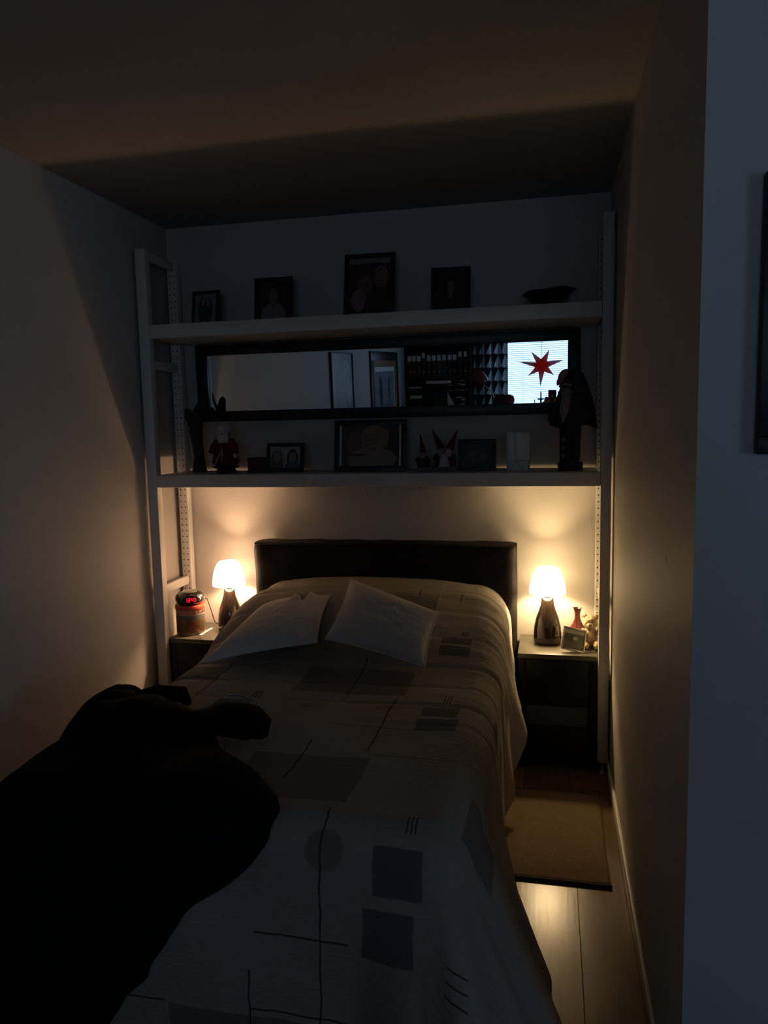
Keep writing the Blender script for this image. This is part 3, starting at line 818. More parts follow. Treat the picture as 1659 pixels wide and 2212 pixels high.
camdir = math.atan2(CAM.y-tiny, CAM.x-tinx)
text_mesh('SUGAR', .026, .0004, M['woodbase'], tn, 'lettering', .0705, (0, 0, .104), camdir+.72)
cr_ = thing('clock_radio', 'round black alarm clock on the tin showing red digits 13 40', 'clock', (tinx, tiny, .658))
MB().lathe([(0, 0), (.045, 0), (.060, .006), (.069, .020), (.071, .032), (.067, .045), (.055, .056), (.040, .061), (0, .061)], 48).build('body', M['radio'], cr_, 60)
MB().lathe([(0, .060), (.036, .060), (.037, .063), (.033, .066), (0, .067)], 32).build('snooze_button', M['silver'], cr_, 50)
SEG = {'1': 'bc', '3': 'abgcd', '4': 'fgbc', '0': 'abcdef'}
def seven(ch, w, h, t):
    b = []
    g = {'a': (0, h, w, h), 'b': (w, h/2, w, h), 'c': (w, 0, w, h/2), 'd': (0, 0, w, 0), 'e': (0, 0, 0, h/2), 'f': (0, h/2, 0, h), 'g': (0, h/2, w, h/2)}
    for s_ in SEG[ch]:
        x0, z0, x1, z1 = g[s_]; b.append((x0-t/2, z0-t/2, x1+t/2, z1+t/2))
    return b
b = MB(); A0 = camdir + .05
for k, ch in enumerate('1340'):
    xo = (-.0265, -.0125, .003, .0165)[k]
    for x0, z0, x1, z1 in seven(ch, .0085, .017, .0024):
        # wrap each bar on the round front
        n = 3; vs_ = []
        for zz in (z0, z1):
            for q in range(n+1):
                a = A0 + (xo + x0+(x1-x0)*q/n)/.071
                z_ = zz+.023; rr = lin([(.020, .0690), (.032, .0710), (.045, .0670)], z_)+.0012
                vs_.append(b.bm.verts.new((rr*math.cos(a), rr*math.sin(a), z_)))
        for q in range(n): b.bm.faces.new((vs_[q], vs_[q+1], vs_[n+2+q], vs_[n+1+q]))
o = b.build('digits', M['led'], cr_, 0); md = o.modifiers.new('t', 'SOLIDIFY'); md.thickness = .0008
MB().ell((.071*math.cos(A0+.62), .071*math.sin(A0+.62), .032), (.009, .009, .009), 14).build('knob', M['silver'], cr_)
cd = MB().tube([(-1.950, .215, .675), (-1.938, .236, .662), (-1.928, .252, .60), (-1.920, .268, .54), (-1.912, .29, .519), (-1.90, .325, .517)], .0024, 8).build('power_cord', M['cord'], None)
tag(cd, 'thin black cord curling down behind the tin', 'cord')
tag(MB().box((-1.922, .09, .5136), (-1.908, .225, .5175), .001).build('white_strip', M['paper']), 'narrow white strip lying in front of the tin on the nightstand', 'paper')  # plain thin white bar on the nightstand top

# ================================================================== TOP SHELF
zu = SZ['ut']
fg = 'photo frames on the upper shelf'
photo_frame('photo_frame', 'smallest black photo frame, far left of the upper shelf', -1.850, .165, zu+.001, .142, .172, .016, R(9), R(-4), M['black'],
            print_mat('two_figures_print', (.20, .20, .19), [('e', .35, .45, .2, .42, (.04, .04, .04)), ('e', .62, .45, .22, .40, (.035, .035, .04)), ('e', .38, .72, .09, .11, SKI), ('e', .62, .70, .09, .11, SKI)]), group=fg)
photo_frame('photo_frame', 'black frame with portrait of one person in pale top, upper shelf', -1.508, .165, zu+.001, .186, .213, .018, R(7), R(0), M['black'],
            portrait('portrait_print_a', (.022, .020, .018), cl=(.20, .15, .14), skin=(.16, .10, .08), s=1.0, cz=.62), group=fg)
photo_frame('photo_frame', 'largest black frame in the middle of the upper shelf, two faces', -1.052, .160, zu+.001, .234, .300, .022, R(12), R(2), M['black'],
            print_mat('two_faces_print', (.045, .028, .024), [('b', .5, .95, .55, .05, (.20, .19, .18)), ('e', .42, .62, .28, .26, (.07, .035, .025)), ('e', .78, .66, .17, .20, (.17, .10, .085)), ('e', .40, .48, .17, .20, (.15, .085, .065)), ('e', .40, .53, .12, .04, (.10, .055, .045)), ('e', .24, .24, .18, .20, (.24, .15, .14)), ('e', .72, .12, .34, .32, (.05, .03, .028))]), group=fg)
photo_frame('photo_frame', 'thin black frame with smiling portrait, upper shelf beside the bowl', -.683, .165, zu+.001, .174, .212, .013, R(12), R(4), M['black'],
            portrait('portrait_print_b', (.030, .024, .020), hair=(.03, .02, .018), skin=(.17, .11, .085), cl=(.04, .03, .026), cz=.60), mount=.012, mountmat=M['woodbase'], group=fg)
bw = thing('bowl', 'black wavy-rimmed bowl at the right end of the upper shelf', 'bowl', (-.262, .165, zu+.0005))
def bowl():
    b = MB(); n = 72
    prof = [(0, 0), (.055, 0), (.066, .004), (.074, .022), (.086, .048), (.104, .064), (.116, .068)]
    prof2 = [(r-.003, z+.003) for r, z in prof[::-1]]
    b.lathe(prof + prof2[:-1] + [(0, .004)], n)
    for v in b.bm.verts:
        r_ = math.hypot(v.co.x, v.co.y); a = math.atan2(v.co.y, v.co.x)
        k = sm(.06, .116, r_)
        v.co.z += k*(.003*math.sin(a*5+.6) + .007*math.cos(a))
    return b.build('shell', M['bowl'], bw, 60)
bowl()

# ================================================================== MIDDLE SHELF
zl = SZ['lt'] + .0005
def driftwood():
    t = thing('wood_sculpture', 'dark forked driftwood sculpture at the left end of the lower shelf', 'sculpture', (-1.925, .20, zl))
    b = MB()
    P = [(0, 0, 0), (0, 0, .02), (-.002, 0, .08), (-.008, .0, .14), (-.012, .0, .20), (-.006, 0, .26), (.012, .005, .31), (.026, .01, .350), (.03, .012, .362)]
    rr = [.033, .032, .025, .025, .030, .033, .024, .014, .006]
    b.tube(P, rr, 20)
    for v in b.bm.verts:
        a = noise.noise(v.co*22)*.006; v.co.x += a; v.co.y += noise.noise(v.co*22+Vector((4, 4, 4)))*.006
        if v.co.z < 0.004: v.co.z = 0
    tr = b.build('trunk', M['darkwood'], t, 70)
    b = MB().tube([(-.008, 0, .19), (-.030, 0, .235), (-.044, -.004, .275), (-.048, -.004, .302), (-.046, -.004, .310)], [.018, .021, .019, .014, .005], 16)
    for v in b.bm.verts: v.co += Vector((noise.noise(v.co*25), noise.noise(v.co*25+Vector((3, 0, 0))), 0))*.006
    b.build('branch', M['darkwood'], t, 70)
    b = MB().tube([(.006, .012, .26), (.006, .05, .31), (.004, .075, .345), (.008, .09, .385)], [.012, .008, .006, .003], 10)
    b.build('twig', M['darkwood'], t, 70)
driftwood()
def red_doll():
    t = thing('red_doll', 'white-bearded doll in a red robe on a small dark stand', 'figurine', (-1.752, .12, zl))
    MB().lathe([(0, 0), (.048, 0), (.052, .006), (.050, .014), (.040, .018), (.066, .030), (.064, .034), (.03, .036), (0, .036)], 8).build('stand', M['woodbase'], t, 20)
    b = MB().lathe([(0, .036), (.044, .037), (.060, .046), (.062, .058), (.052, .085), (.040, .112), (.036, .140), (.026, .165), (0, .172)], 28)
    for v in b.bm.verts:
        a = math.atan2(v.co.y, v.co.x); k = sm(.14, .045, v.co.z) if v.co.z < .14 else 0
        k = 1 - sm(.045, .14, v.co.z)
        v.co.x *= 1+.06*k*math.sin(a*9); v.co.y *= 1+.06*k*math.sin(a*9)
    robe = b.build('robe', M['redcloth'], t, 60)
    for s_ in (-1, 1):
        MB().tube([(s_*.030, -.004, .152), (s_*.050, -.012, .122), (s_*.058, -.022, .094)], [.018, .020, .018], 12).build('sleeve', M['redcloth'], t, 60)
        MB().ell((s_*.060, -.026, .082), (.011, .011, .012), 12).build('mitten', M['beard'], t)
    MB().ell((0, -.002, .186), (.027, .027, .030), 20).build('head', M['paintskin'], t)
    b = MB().ell((0, -.018, .160), (.028, .018, .044), 22)
    for v in b.bm.verts: v.co += Vector((1, 1, 0))*.004*noise.noise(v.co*90)
    b.build('beard', M['beard'], t, 0)
    b = MB().ell((0, .004, .206), (.036, .034, .032), 22).ell((0, -.010, .214), (.031, .024, .018), 18)
    for v in b.bm.verts: v.co += Vector((1, 1, 1))*.004*noise.noise(v.co*80)
    b.build('fur_hood', M['beard'], t, 0)
    MB().ell((0, -.029, .184), (.006, .006, .006), 10).build('nose', M['paintskin'], t)
    for s_ in (-1, 1): MB().ell((s_*.010, -.027, .193), (.003, .003, .003), 8).build('eye', M['void'], t)
    MB().tube([(.0, -.045, .118), (.008, -.055, .108), (-.012, -.058, .075), (-.022, -.062, .052)], .0028, 8).build('cord', M['twine'], t)
    MB().tube([(.008, -.055, .108), (.010, -.058, .085), (.006, -.062, .060)], .0028, 8).build('cord', M['twine'], t)
red_doll()
bx = thing('small_box', 'small dark red box behind the double portrait frame', 'box', (-1.592, .165, zl))
MB().box((-.056, -.035, 0), (.056, .035, .052), .002).build('body', M['boxred'], bx)
MB().box((-.058, -.037, .052), (.058, .037, .070), .002).build('lid', M['boxred'], bx)
MB().box((-.064, -.040, -.0), (-.0565, .038, .008), .001).build('plinth', M['woodbase'], bx)
fl_ = 'photo frames on the lower shelf'
photo_frame('photo_frame', 'black landscape frame holding two small portraits, lower shelf', -1.462, .115, zl+.001, .186, .136, .018, R(11), R(-3), M['black'],
            print_mat('double_portrait_print', (.34, .34, .31), [('e', .23, .45, .20, .40, (.13, .12, .11)), ('e', .23, .10, .24, .25, (.10, .095, .09)), ('e', .24, .52, .12, .24, (.24, .22, .20)), ('e', .75, .46, .19, .42, (.05, .047, .045)), ('e', .75, .08, .24, .24, (.10, .10, .10)), ('e', .75, .50, .12, .24, (.22, .20, .18))]), group=fl_)
photo_frame('photo_frame', 'large black landscape frame in the middle of the lower shelf', -1.053, .115, zl+.001, .335, .235, .024, R(9), R(1), M['black'],
            print_mat('close_portrait_print', (.085, .065, .050), [('b', .93, .5, .12, .6, (.045, .038, .032)), ('e', .24, .52, .15, .34, (.15, .11, .085)), ('e', .58, .68, .25, .31, (.23, .18, .125)), ('e', .53, .16, .42, .30, (.25, .205, .17)),
            ('e', .53, .58, .15, .27, (.24, .165, .13)), ('e', .53, .64, .11, .05, (.17, .115, .09)), ('e', .53, .43, .06, .03, (.19, .10, .085)), ('e', .26, .26, .16, .028, (.09, .04, .035))], .05, 6),
            mount=(.010, .0005), mountmat=M['paper'], group=fl_)
photo_frame('photo_frame', 'small black frame with dim dark picture beside the white vase', -.568, .115, zl+.001, .166, .138, .016, R(8), R(2), M['black'],
            print_mat('dark_garden_print', (.018, .020, .018), [('e', .5, .45, .36, .36, (.045, .05, .045)), ('e', .35, .6, .2, .16, (.08, .085, .08)), ('e', .72, .34, .16, .22, (.085, .09, .085)), ('e', .5, .38, .14, .14, (.02, .02, .02))], .06, 9), mount=.014, mountmat=M['black'], group=fl_)
def gnomes():
    t = thing('gnome_figurine', 'stoneware group of gnomes with red pointed hats on one base', 'figurine', (-.746, .12, zl))
    b = MB().box((-.090, -.035, 0), (.088, .040, .022), .008)
    for v in b.bm.verts: v.co += Vector((1, 1, .5))*.003*noise.noise(v.co*50)
    for v in b.bm.verts: v.co.z = max(0, v.co.z)
    b.build('base', M['stone'], t, 50)
    def gnome(x, y, h, tip, bodym, w=.030):
        z0 = .021; s_ = h/.15
        MB().lathe([(0, 0), (w, 0), (w*1.08, .02*s_), (w*.85, .05*s_), (w*.5, .068*s_), (0, .07*s_)], 20, Matrix.Translation((x, y, z0))).build('body', bodym, t, 60)
        MB().ell((x, y-.004, z0+.082*s_), (.016*s_, .016*s_, .018*s_), 16).build('head', M['paintskin'], t)
        b = MB().ell((x, y-.016, z0+.068*s_), (.016*s_, .010, .024*s_), 14)
        for v in b.bm.verts: v.co += Vector((1, 1, 0))*.003*noise.noise(v.co*100)
        b.build('beard', M['greybeard'] if bodym is M['darkcloth'] else M['beard'], t, 0)
        MB().tube([(x, y, z0+.088*s_), (x+tip[0]*.5, y, z0+.088*s_+(tip[1]-.088*s_)*.5), (x+tip[0], y, z0+tip[1])], [.020*s_, .011*s_, .001], 16).build('hat', M['redcloth'], t, 60)
        for q in (-1, 1): MB().tube([(x+q*w*.6, y-.004, z0+.06*s_), (x+q*w*1.1, y-.012, z0+.036*s_)], [.008, .007], 10).build('arm', bodym, t, 60)
    gnome(-.060, -.005, .105, (-.013, .148), M['darkcloth'], .028)
    gnome(.020, .0, .135, (-.040, .165), M['darkcloth'], .030)
    gnome(.056, .0, .130, (.038, .162), M['boxred'], .027)
    MB().lathe([(0, 0), (.026, 0), (.020, .03), (.012, .055), (0, .06)], 16, Matrix.Translation((.036, -.022, .021))).build('apron', M['beard'], t, 60)
gnomes()
def white_vase():
    t = thing('white_vase', 'slim white vase with thin drawn lines, lower shelf', 'vase', (-.390, .12, zl))
    b = MB()
    def ring(z, w, d, n=48, e=.35):
        out = []
        for i in range(n):
            a = 2*PI*i/n; c_, s_ = math.cos(a), math.sin(a)
            out.append((math.copysign(abs(c_)**e, c_)*w, math.copysign(abs(s_)**e, s_)*d, z))
        return out
    prof = [(0, .046, .026), (.006, .049, .029), (.06, .050, .030), (.12, .051, .031), (.163, .0525, .032), (.166, .051, .031), (.163, .048, .028), (.10, .047, .027), (.012, .045, .025)]
    R_ = [[b.bm.verts.new(p) for p in ring(z, w_, d_)] for z, w_, d_ in prof]
    for a, c_ in zip(R_, R_[1:]):
        for i in range(48): b.bm.faces.new((a[i], a[(i+1) % 48], c_[(i+1) % 48], c_[i]))
    b.bm.faces.new(R_[0][::-1]); b.bm.faces.new(R_[-1])
    b.build('body', M['vase'], t, 50)
white_vase()
def bearded_figure():
    t = thing('bearded_figure', 'tall dark bearded gnome figure in a hooded cape, right end of lower shelf', 'figurine', (-.172, .125, zl))
    MB().box((-.050, -.042, 0), (.052, .045, .034), .003).build('plinth', M['woodbase'], t)
    b = MB().lathe([(0, .034), (.030, .034), (.034, .06), (.033, .12), (.037, .19), (.044, .25), (.048, .30), (.040, .335), (0, .34)], 28)
    for v in b.bm.verts: v.co.x *= 1.05; v.co.x += .008; v.co.y *= .9
    b.build('robe', M['darkcloth'], t, 60)
    MB().box((-.044, -.040, .034), (-.012, -.024, .205), .006).build('front_band', M['void'], t)
    for z in (.065, .098, .132):
        MB().lathe([(.0035, 0), (.008, 0), (.008, .003), (.0035, .003)], 18, Matrix.Translation((-.028, -.040, z)) @ Matrix.Rotation(R(90), 4, 'X')).build('button', M['button'], t)
    # hood and cape: one wide shell falling from the crown over the shoulders
    b = MB(); n, mrow = 40, 26
    def fn(i, j):
        a = R(-5) + R(318)*i      # open towards the front left
        z = .430 - j*.245
        r_ = lin([(0, .003), (.04, .020), (.10, .032), (.20, .044), (.32, .054), (.5, .068), (.75, .078), (1, .086)], j)
        r_ *= 1 + .05*math.sin(a*7 + j*2)*j
        aa = a - R(0)
        x = .010 + r_*math.sin(aa)*1.05; y = .004 - r_*math.cos(aa)*.62
        return (x + .010, y, z + .008*math.sin(a*3)*j)
    b.grid(lambda i, j: fn(i, j), n, mrow)
    o = b.build('cape', M['darkcloth'], t, 0); o.data.shade_smooth(); md = o.modifiers.new('t', 'SOLIDIFY'); md.thickness = .006
    MB().ell((.002, -.004, .350), (.030, .030, .040), 22).build('head', M['darkwood'], t)
    MB().tube([(-.040, -.022, .358), (-.024, -.040, .362), (.004, -.044, .358)], [.006, .010, .006], 10).build('brow', M['greybeard'], t)
    MB().ell((-.018, -.046, .346), (.009, .010, .009), 12).build('nose', M['darkwood'], t)
    b = MB().tube([(-.016, -.034, .338), (-.018, -.048, .300), (-.026, -.052, .250), (-.032, -.050, .200)], [.030, .036, .028, .004], 22, flat=.6)
    for v in b.bm.verts: v.co += Vector((1, .6, 0))*.006*noise.noise(Vector((v.co.x*70, v.co.y*70, v.co.z*18)))
    b.build('beard', M['greybeard'], t, 0)
    MB().tube([(-.046, -.034, .330), (-.018, -.056, .332), (.012, -.044, .330)], [.004, .008, .004], 10).build('moustache', M['greybeard'], t)
    for s_ in (-1, 1):
        MB().tube([(.008+s_*.048, -.005, .29), (.006+s_*.074, -.016, .245), (.004+s_*.080, -.026, .215)], [.016, .018, .019], 14).build('sleeve', M['darkcloth'], t, 60)
        MB().ell((.004+s_*.080, -.030, .205), (.012, .012, .014), 12).build('hand', M['woodbase'], t)
bearded_figure()

# ================================================================== RUG and PICTURE ON THE RETURN WALL
rg = thing('rug', 'small woven tan rug on the floor between bed and wall', 'rug', (0, 0, 0))
RX0, RX1, RY0, RY1 = -.62, -.058, -.806, -.195
b = MB()
def rugfn(i, j):
    x = RX0+(RX1-RX0)*i; y = RY0+(RY1-RY0)*j
    return (x+.003*noise.noise(Vector((0, y*6, 1))), y + (.018)*(1-i)*0, .010+.0012*noise.noise(Vector((x*20, y*20, 0))))
b.grid(rugfn, 40, 44)
o = b.build('pile', M['rug'], rg, 0); o.data.shade_smooth(); md = o.modifiers.new('t', 'SOLIDIFY'); md.thickness = .008; md.offset = -1
if o.data.polygons[0].normal.z < 0: o.data.flip_normals()
MB().box((RX0, RY0-.008, .0015), (RX1+.006, RY0+.001, .012), .003).build('binding', M['rugedge'], rg)
MB().box((RX0, RY1-.001, .0015), (RX1+.006, RY1+.008, .012), .003).build('binding', M['rugedge'], rg)
def wall_picture(name, label, origin, rz, w, h, bw, fm, pmat, mount=0, mm=None, inner=None):
    t = thing(name, label, 'picture', origin, (0, 0, rz))
    b = MB(); d = .022
    for lo, hi in (((0, -d, 0), (w, 0, bw)), ((0, -d, h-bw), (w, 0, h)), ((0, -d, bw), (bw, 0, h-bw)), ((w-bw, -d, bw), (w, 0, h-bw))): b.box(lo, hi, .002)
    b.build('frame', fm, t)
    if inner:
        b = MB(); i0, i1 = bw, bw+inner[0]
        for lo, hi in (((i0, -.018, i0), (w-i0, 0, i1)), ((i0, -.018, h-i1), (w-i0, 0, h-i0)), ((i0, -.018, i1), (i1, 0, h-i1)), ((w-i1, -.018, i1), (w-i0, 0, h-i1))): b.box(lo, hi)
        b.build('slip', inner[1], t)
        bw = i1
    if mount: MB().box((bw, -.008, bw), (w-bw, -.002, h-bw)).build('mount', mm, t, 0)
    MB().box((bw+mount, -.011, bw+mount), (w-bw-mount, -.003 if not mount else -.0085, h-bw-mount)).build('print', pmat, t, 0)
    return t
wall_picture('wall_picture', 'dark picture on the bluish wall at the right edge', (.0945, YC-.0005, 1.447), 0, .62, .47, .03, M['black'],
             print_mat('dark_blue_print', (.010, .012, .018), [('e', .5, .5, .3, .3, (.014, .018, .03))]))

# ================================================================== ROOM SEEN IN THE MIRROR
def left_wall_picture(label, y_near, y_far, z0, z1, bw, fm, pmat, **kw):
    # hung on the left wall: local x runs along -y when turned by +90 degrees about z would point to +y, so start at the far end
    return wall_picture('wall_picture', label, (XL+.0005, y_far, z0), R(90), y_near-y_far, z1-z0, bw, fm, pmat, **kw)
left_wall_picture('grey streaked print in thin black frame seen in the mirror', -2.515, -3.255, .98, 1.932, .012, M['black'],
                  print_mat('grey_streak_print', (.16, .165, .165), [('e', .3, .78, .22, .16, (.30, .31, .31)), ('e', .55, .5, .15, .35, (.24, .25, .25)), ('e', .75, .6, .1, .3, (.10, .10, .10)), ('e', .2, .62, .14, .12, (.36, .37, .37))], .10, 6), mount=0)
left_wall_picture('pale blue picture in thick black and orange frame seen in the mirror', -4.02, -5.46, 1.0, 1.962, .10, M['black'],
                  print_mat('pale_blue_print', (.26, .31, .34), [('e', .30, .6, .05, .3, (.07, .09, .12)), ('e', .75, .55, .08, .36, (.05, .06, .08)), ('e', .55, .2, .3, .12, (.16, .19, .21))], .08, 8), inner=(.07, pm('orange_slip', (.26, .12, .03), .6)), mount=.05, mm=M['label'])
# bookcase with binders
bc = thing('bookcase', 'dark bookcase full of binders, reflected in the mirror', 'bookcase', (0, 0, 0))
BX0, BX1, BY0, BY1, BZ = -2.106, -1.262, YW+.002, -6.0, 2.20
for a in (BX0, BX1-.02): MB().box((a, BY0, 0), (a+.02, BY1, BZ), .002).build('side_panel', M['bookcase'], bc)
for z in (.05, .42, .85, 1.262, 1.632, 2.06, BZ): MB().box((BX0+.02, BY0+.008, z-.02), (BX1-.02, BY1, z), .001).build('shelf', M['bookcase'], bc)
MB().box((BX0+.02, BY0, .03), (BX1-.02, BY0+.008, BZ)).build('back_panel', M['bookcase'], bc, 0)
ordn = ['first', 'second', 'third', 'fourth', 'fifth', 'sixth', 'seventh', 'eighth', 'ninth', 'tenth', 'eleventh', 'twelfth']
bcol = [('dark red', (.09, .012, .012)), ('dark red', (.08, .014, .012)), ('maroon', (.055, .012, .012)), ('brown', (.045, .025, .018)), ('brown', (.06, .028, .02)),
        ('maroon', (.06, .012, .015)), ('grey', (.045, .045, .048)), ('dark grey', (.03, .031, .034)), ('black', (.012, .012, .013)), ('black', (.011, .011, .012)), ('black', (.013, .013, .015)), ('black', (.010, .010, .012))]
bxs = [-2.050, -1.990, -1.928, -1.866, -1.796, -1.73, -1.663, -1.597, -1.522, -1.459, -1.388, -1.322]
bmats = {}
for q, (x_, (cn, cc)) in enumerate(zip(bxs, bcol)):
    if cn not in bmats: bmats[cn] = pm(cn.replace(' ', '_')+'_binder', cc, .5, .2, 20)
    hi_ = q in (3, 10, 11); ww_ = .046 if hi_ else .058
    t = thing('ring_binder', '%s ring binder with white label, %s from the left in the mirror' % (cn, ordn[q]), 'binder', (x_, BY1-.004, 1.633), group='ring binders on the reflected bookcase')
    MB().box((-ww_/2, -.265, 0), (ww_/2, 0, .318), .003).build('cover', bmats[cn], t)
    zc = .285 if hi_ else .250
    MB().box((-ww_*.42, -.0005, zc-.034), (ww_*.42, .0012, zc+.034)).build('label', M['label'], t, 0)
    MB().lathe([(.006, 0), (.011, 0), (.011, .003), (.006, .003)], 16, Matrix.Translation((0, 0, .075)) @ Matrix.Rotation(R(-90), 4, 'X')).build('finger_ring', M['steel'], t)
def box_file(x0, x1, z0, h, label, mat, strip=None, d=.24):
    t = thing('storage_box', label, 'box', ((x0+x1)/2, BY1-.006, z0)); w_ = (x1-x0)/2
    MB().box((-w_, -d, 0), (w_, 0, h*.7), .003).build('body', mat, t); MB().box((-w_-.003, -d-.003, h*.7), (w_+.003, .003, h), .003).build('lid', mat, t)
    if strip: MB().box((strip[0]-(x0+x1)/2, .003, strip[1]-z0), (strip[2]-(x0+x1)/2, .0045, strip[3]-z0)).build('label', M['label'], t, 0)
box_file(-1.862, -1.30, 1.263, .236, 'wide black storage box on the reflected bookcase', M['radio'])
box_file(-1.86, -1.29, 1.5, .105, 'black file box with long white label on the reflected bookcase', M['radio'], (-1.835, 1.555, -1.51, 1.590))
box_file(-2.075, -1.88, 1.263, .165, 'small brown box at the reflected bookcase end', M['boxred'], (-2.055, 1.37, -1.90, 1.41))
box_file(-2.078, -1.885, 1.43, .10, 'upper small brown box with pale edge on the reflected bookcase', M['boxred'], (-2.07, 1.50, -1.895, 1.52))
# low cabinet in front of the window
CBZ = 1.262
cb = thing('cabinet', 'dark cabinet in front of the window, seen in the mirror', 'cabinet', (-.55, -5.55, 0))
MB().box((-.98, -.20, .06), (.92, .20, CBZ-.025), .003).build('body', M['bookcase'], cb)
MB().box((-1.0, -.21, CBZ-.025), (.94, .22, CBZ), .004).build('top', M['bookcase'], cb)
for k_ in range(4):
    dd = MB().box((-.97+.472*k_, .20, .09), (-.97+.472*(k_+1)-.006, .218, CBZ-.04), .002).build('door', M['bookcase'], cb)
    MB().ell((-.97+.472*k_+.43, .226, .70), (.010, .010, .010), 12).build('knob', M['steel'], dd)
for x_ in (-.93, .87):
    for y_ in (-.16, .16): MB().box((x_-.025, y_-.025, 0), (x_+.025, y_+.025, .06)).build('foot', M['black'], cb, 0)
CY = -5.5
dl = thing('desk_lamp', 'red metal desk lamp with curved neck, reflected in the mirror', 'lamp', (-.93, CY-.13, CBZ))
MB().lathe([(0, 0), (.075, 0), (.080, .006), (.076, .014), (.02, .022), (0, .022)], 32).build('base', M['lampred'], dl, 50)
MB().tube([(0, 0, .02), (.002, 0, .07), (-.012, 0, .13), (-.045, 0, .19), (-.09, 0, .235), (-.13, 0, .27)], .007, 12).build('neck', M['steel'], dl, 60)
Mh = Matrix.Translation((-.19, 0, .36)) @ Matrix.Rotation(R(-38), 4, 'Y')
MB().lathe([(.078, -.10), (.082, -.095), (.090, -.02), (.083, .04), (.062, .085), (.030, .105), (0, .108)], 36, Mh).lathe([(.078, -.10), (.086, -.02), (.079, .04), (.058, .08), (.03, .10), (0, .103)], 36, Mh).build('shade', M['lampred'], dl, 60)
MB().ell((0, 0, -.06), (.028, .028, .034), 18, Mh).build('bulb', M['paper'], dl)
bk = thing('wicker_basket', 'low red woven basket on the reflected cabinet by the curtain', 'basket', (-.80, CY+.06, CBZ))
b = MB()
for q in range(9):
    r_ = .092 + .028*math.sin(q/8*PI*.8)
    zz = .008+q*.0145
    b.tube([(r_*1.0*math.cos(2*PI*i/28), r_*.7*math.sin(2*PI*i/28)+.0, zz+.003*math.sin(i*PI)) for i in range(29)], .0078, 8)
o = b.build('weave', M['basket'], bk, 60)
MB().lathe([(0, 0), (.09, 0), (.09, .006), (0, .006)], 28, Matrix.Diagonal((1, .7, 1, 1))).build('bottom', M['basket'], bk)
MB().tube([(-.112, 0, .125), (-.07, 0, .139), (0, 0, .142), (.07, 0, .139), (.112, 0, .125)], .007, 8).build('handle', M['basket'], bk)
ch = thing('candle_holder', 'dark star-shaped candle holder silhouetted before the reflected window', 'candle holder', (-.364, CY, CBZ))
MB().lathe([(0, 0), (.030, 0), (.033, .006), (.012, .014), (.010, .06), (.018, .075), (.010, .085), (0, .085)], 20).build('stem', M['radio'], ch, 50)
poly = []
for q in range(16):
    a = q*PI/8; r_ = .046 if q % 2 == 0 else .024; poly.append((r_*math.cos(a), r_*math.sin(a)))
MB().prism(poly, -.004, .004, Matrix.Translation((0, 0, .082)) @ Matrix.Rotation(R(78), 4, 'X')).build('star_tray', M['radio'], ch, 20)
MB().lathe([(0, .08), (.008, .08), (.007, .168), (.001, .172), (0, .172)], 14).build('candle', M['darkcloth'], ch, 50)
tl = thing('tealight_holder', 'tiny dark tealight stick left of the star candle holder', 'candle holder', (-.438, CY+.02, CBZ))
MB().lathe([(0, 0), (.018, 0), (.018, .005), (.005, .008), (.005, .06), (.0065, .075), (0, .075)], 16).build('stick', M['radio'], tl, 50)
cdx = thing('folded_card', 'white folded card standing on the reflected cabinet', 'card', (-1.385, CY, CBZ))
MB().prism([(-.107, 0), (-.107, .196), (-.02, .02), (.10, .062), (.10, 0)], -.002, .002).build('front_leaf', M['paper'], cdx, 0)
MB().prism([(-.107, 0), (-.107, .196), (-.02, .02), (-.02, 0)], -.002, .002, Matrix.Translation((-.107, 0, 0)) @ Matrix.Rotation(R(-35), 4, 'Z') @ Matrix.Translation((.107, 0, 0))).build('back_leaf', M['paper'], cdx, 0)
# curtain
def curtain():
    b = MB(); x0, x1, z0, z1 = -1.258, -.800, .03, 2.36
    cloth_w = .46
    def fn(i, j):
        x = x0+(x1-x0)*i
        return (x + .012*math.sin(i*26), YW+.135 + .030*math.sin(i*PI*11), z0+(z1-z0)*j)
    b.grid(fn, 132, 24, lambda i, j: (i*cloth_w, z0+(z1-z0)*j))
    o = b.build('cloth', M['curtain'], None, 0); o.data.shade_smooth()
    o.modifiers.new('t', 'SOLIDIFY').thickness = .0015
    t = thing('curtain', 'curtain printed with grey faceted triangles, reflected in the mirror', 'curtain', (0, 0, 0)); o.parent = t
    MB().tube([(-1.24, YW+.135, 2.375), (1.35, YW+.135, 2.375)], .010, 12).build('rod', M['steel'], t)
    for x in (-1.2, 1.3): MB().tube([(x, YW+.001, 2.375), (x, YW+.135, 2.375)], .006, 8).build('bracket', M['steel'], t)
curtain()
# venetian blind in the window reveal
bl = thing('window_blind', 'pale horizontal slat blind across the bright reflected window', 'blind', (0, 0, 0))
b = MB(); nsl = 46
for q in range(nsl):
    z = WZ0+.03 + (WZ1-WZ0-.07)*q/(nsl-1)
    b.box((WX0+.012, -.011, -.0005), (WX1-.012, .011, .0005), 0, Matrix.Translation((0, YW-.013, z)) @ Matrix.Rotation(R(14), 4, 'X'))
o = b.build('slats', M['slat'], bl, 0); o['kind'] = 'stuff'
MB().box((WX0+.01, YW-.026, WZ1-.030), (WX1-.01, YW, WZ1-.002), .003).build('head_rail', M['trim'], bl)
MB().box((WX0+.01, YW-.024, WZ0+.003), (WX1-.01, YW-.002, WZ0+.016), .003).build('bottom_rail', M['trim'], bl)
for x in (-.6, 0, .6): MB().tube([(x, YW-.013, WZ0+.01), (x, YW-.013, WZ1-.02)], .0012, 6).build('ladder_cord', M['trim'], bl)
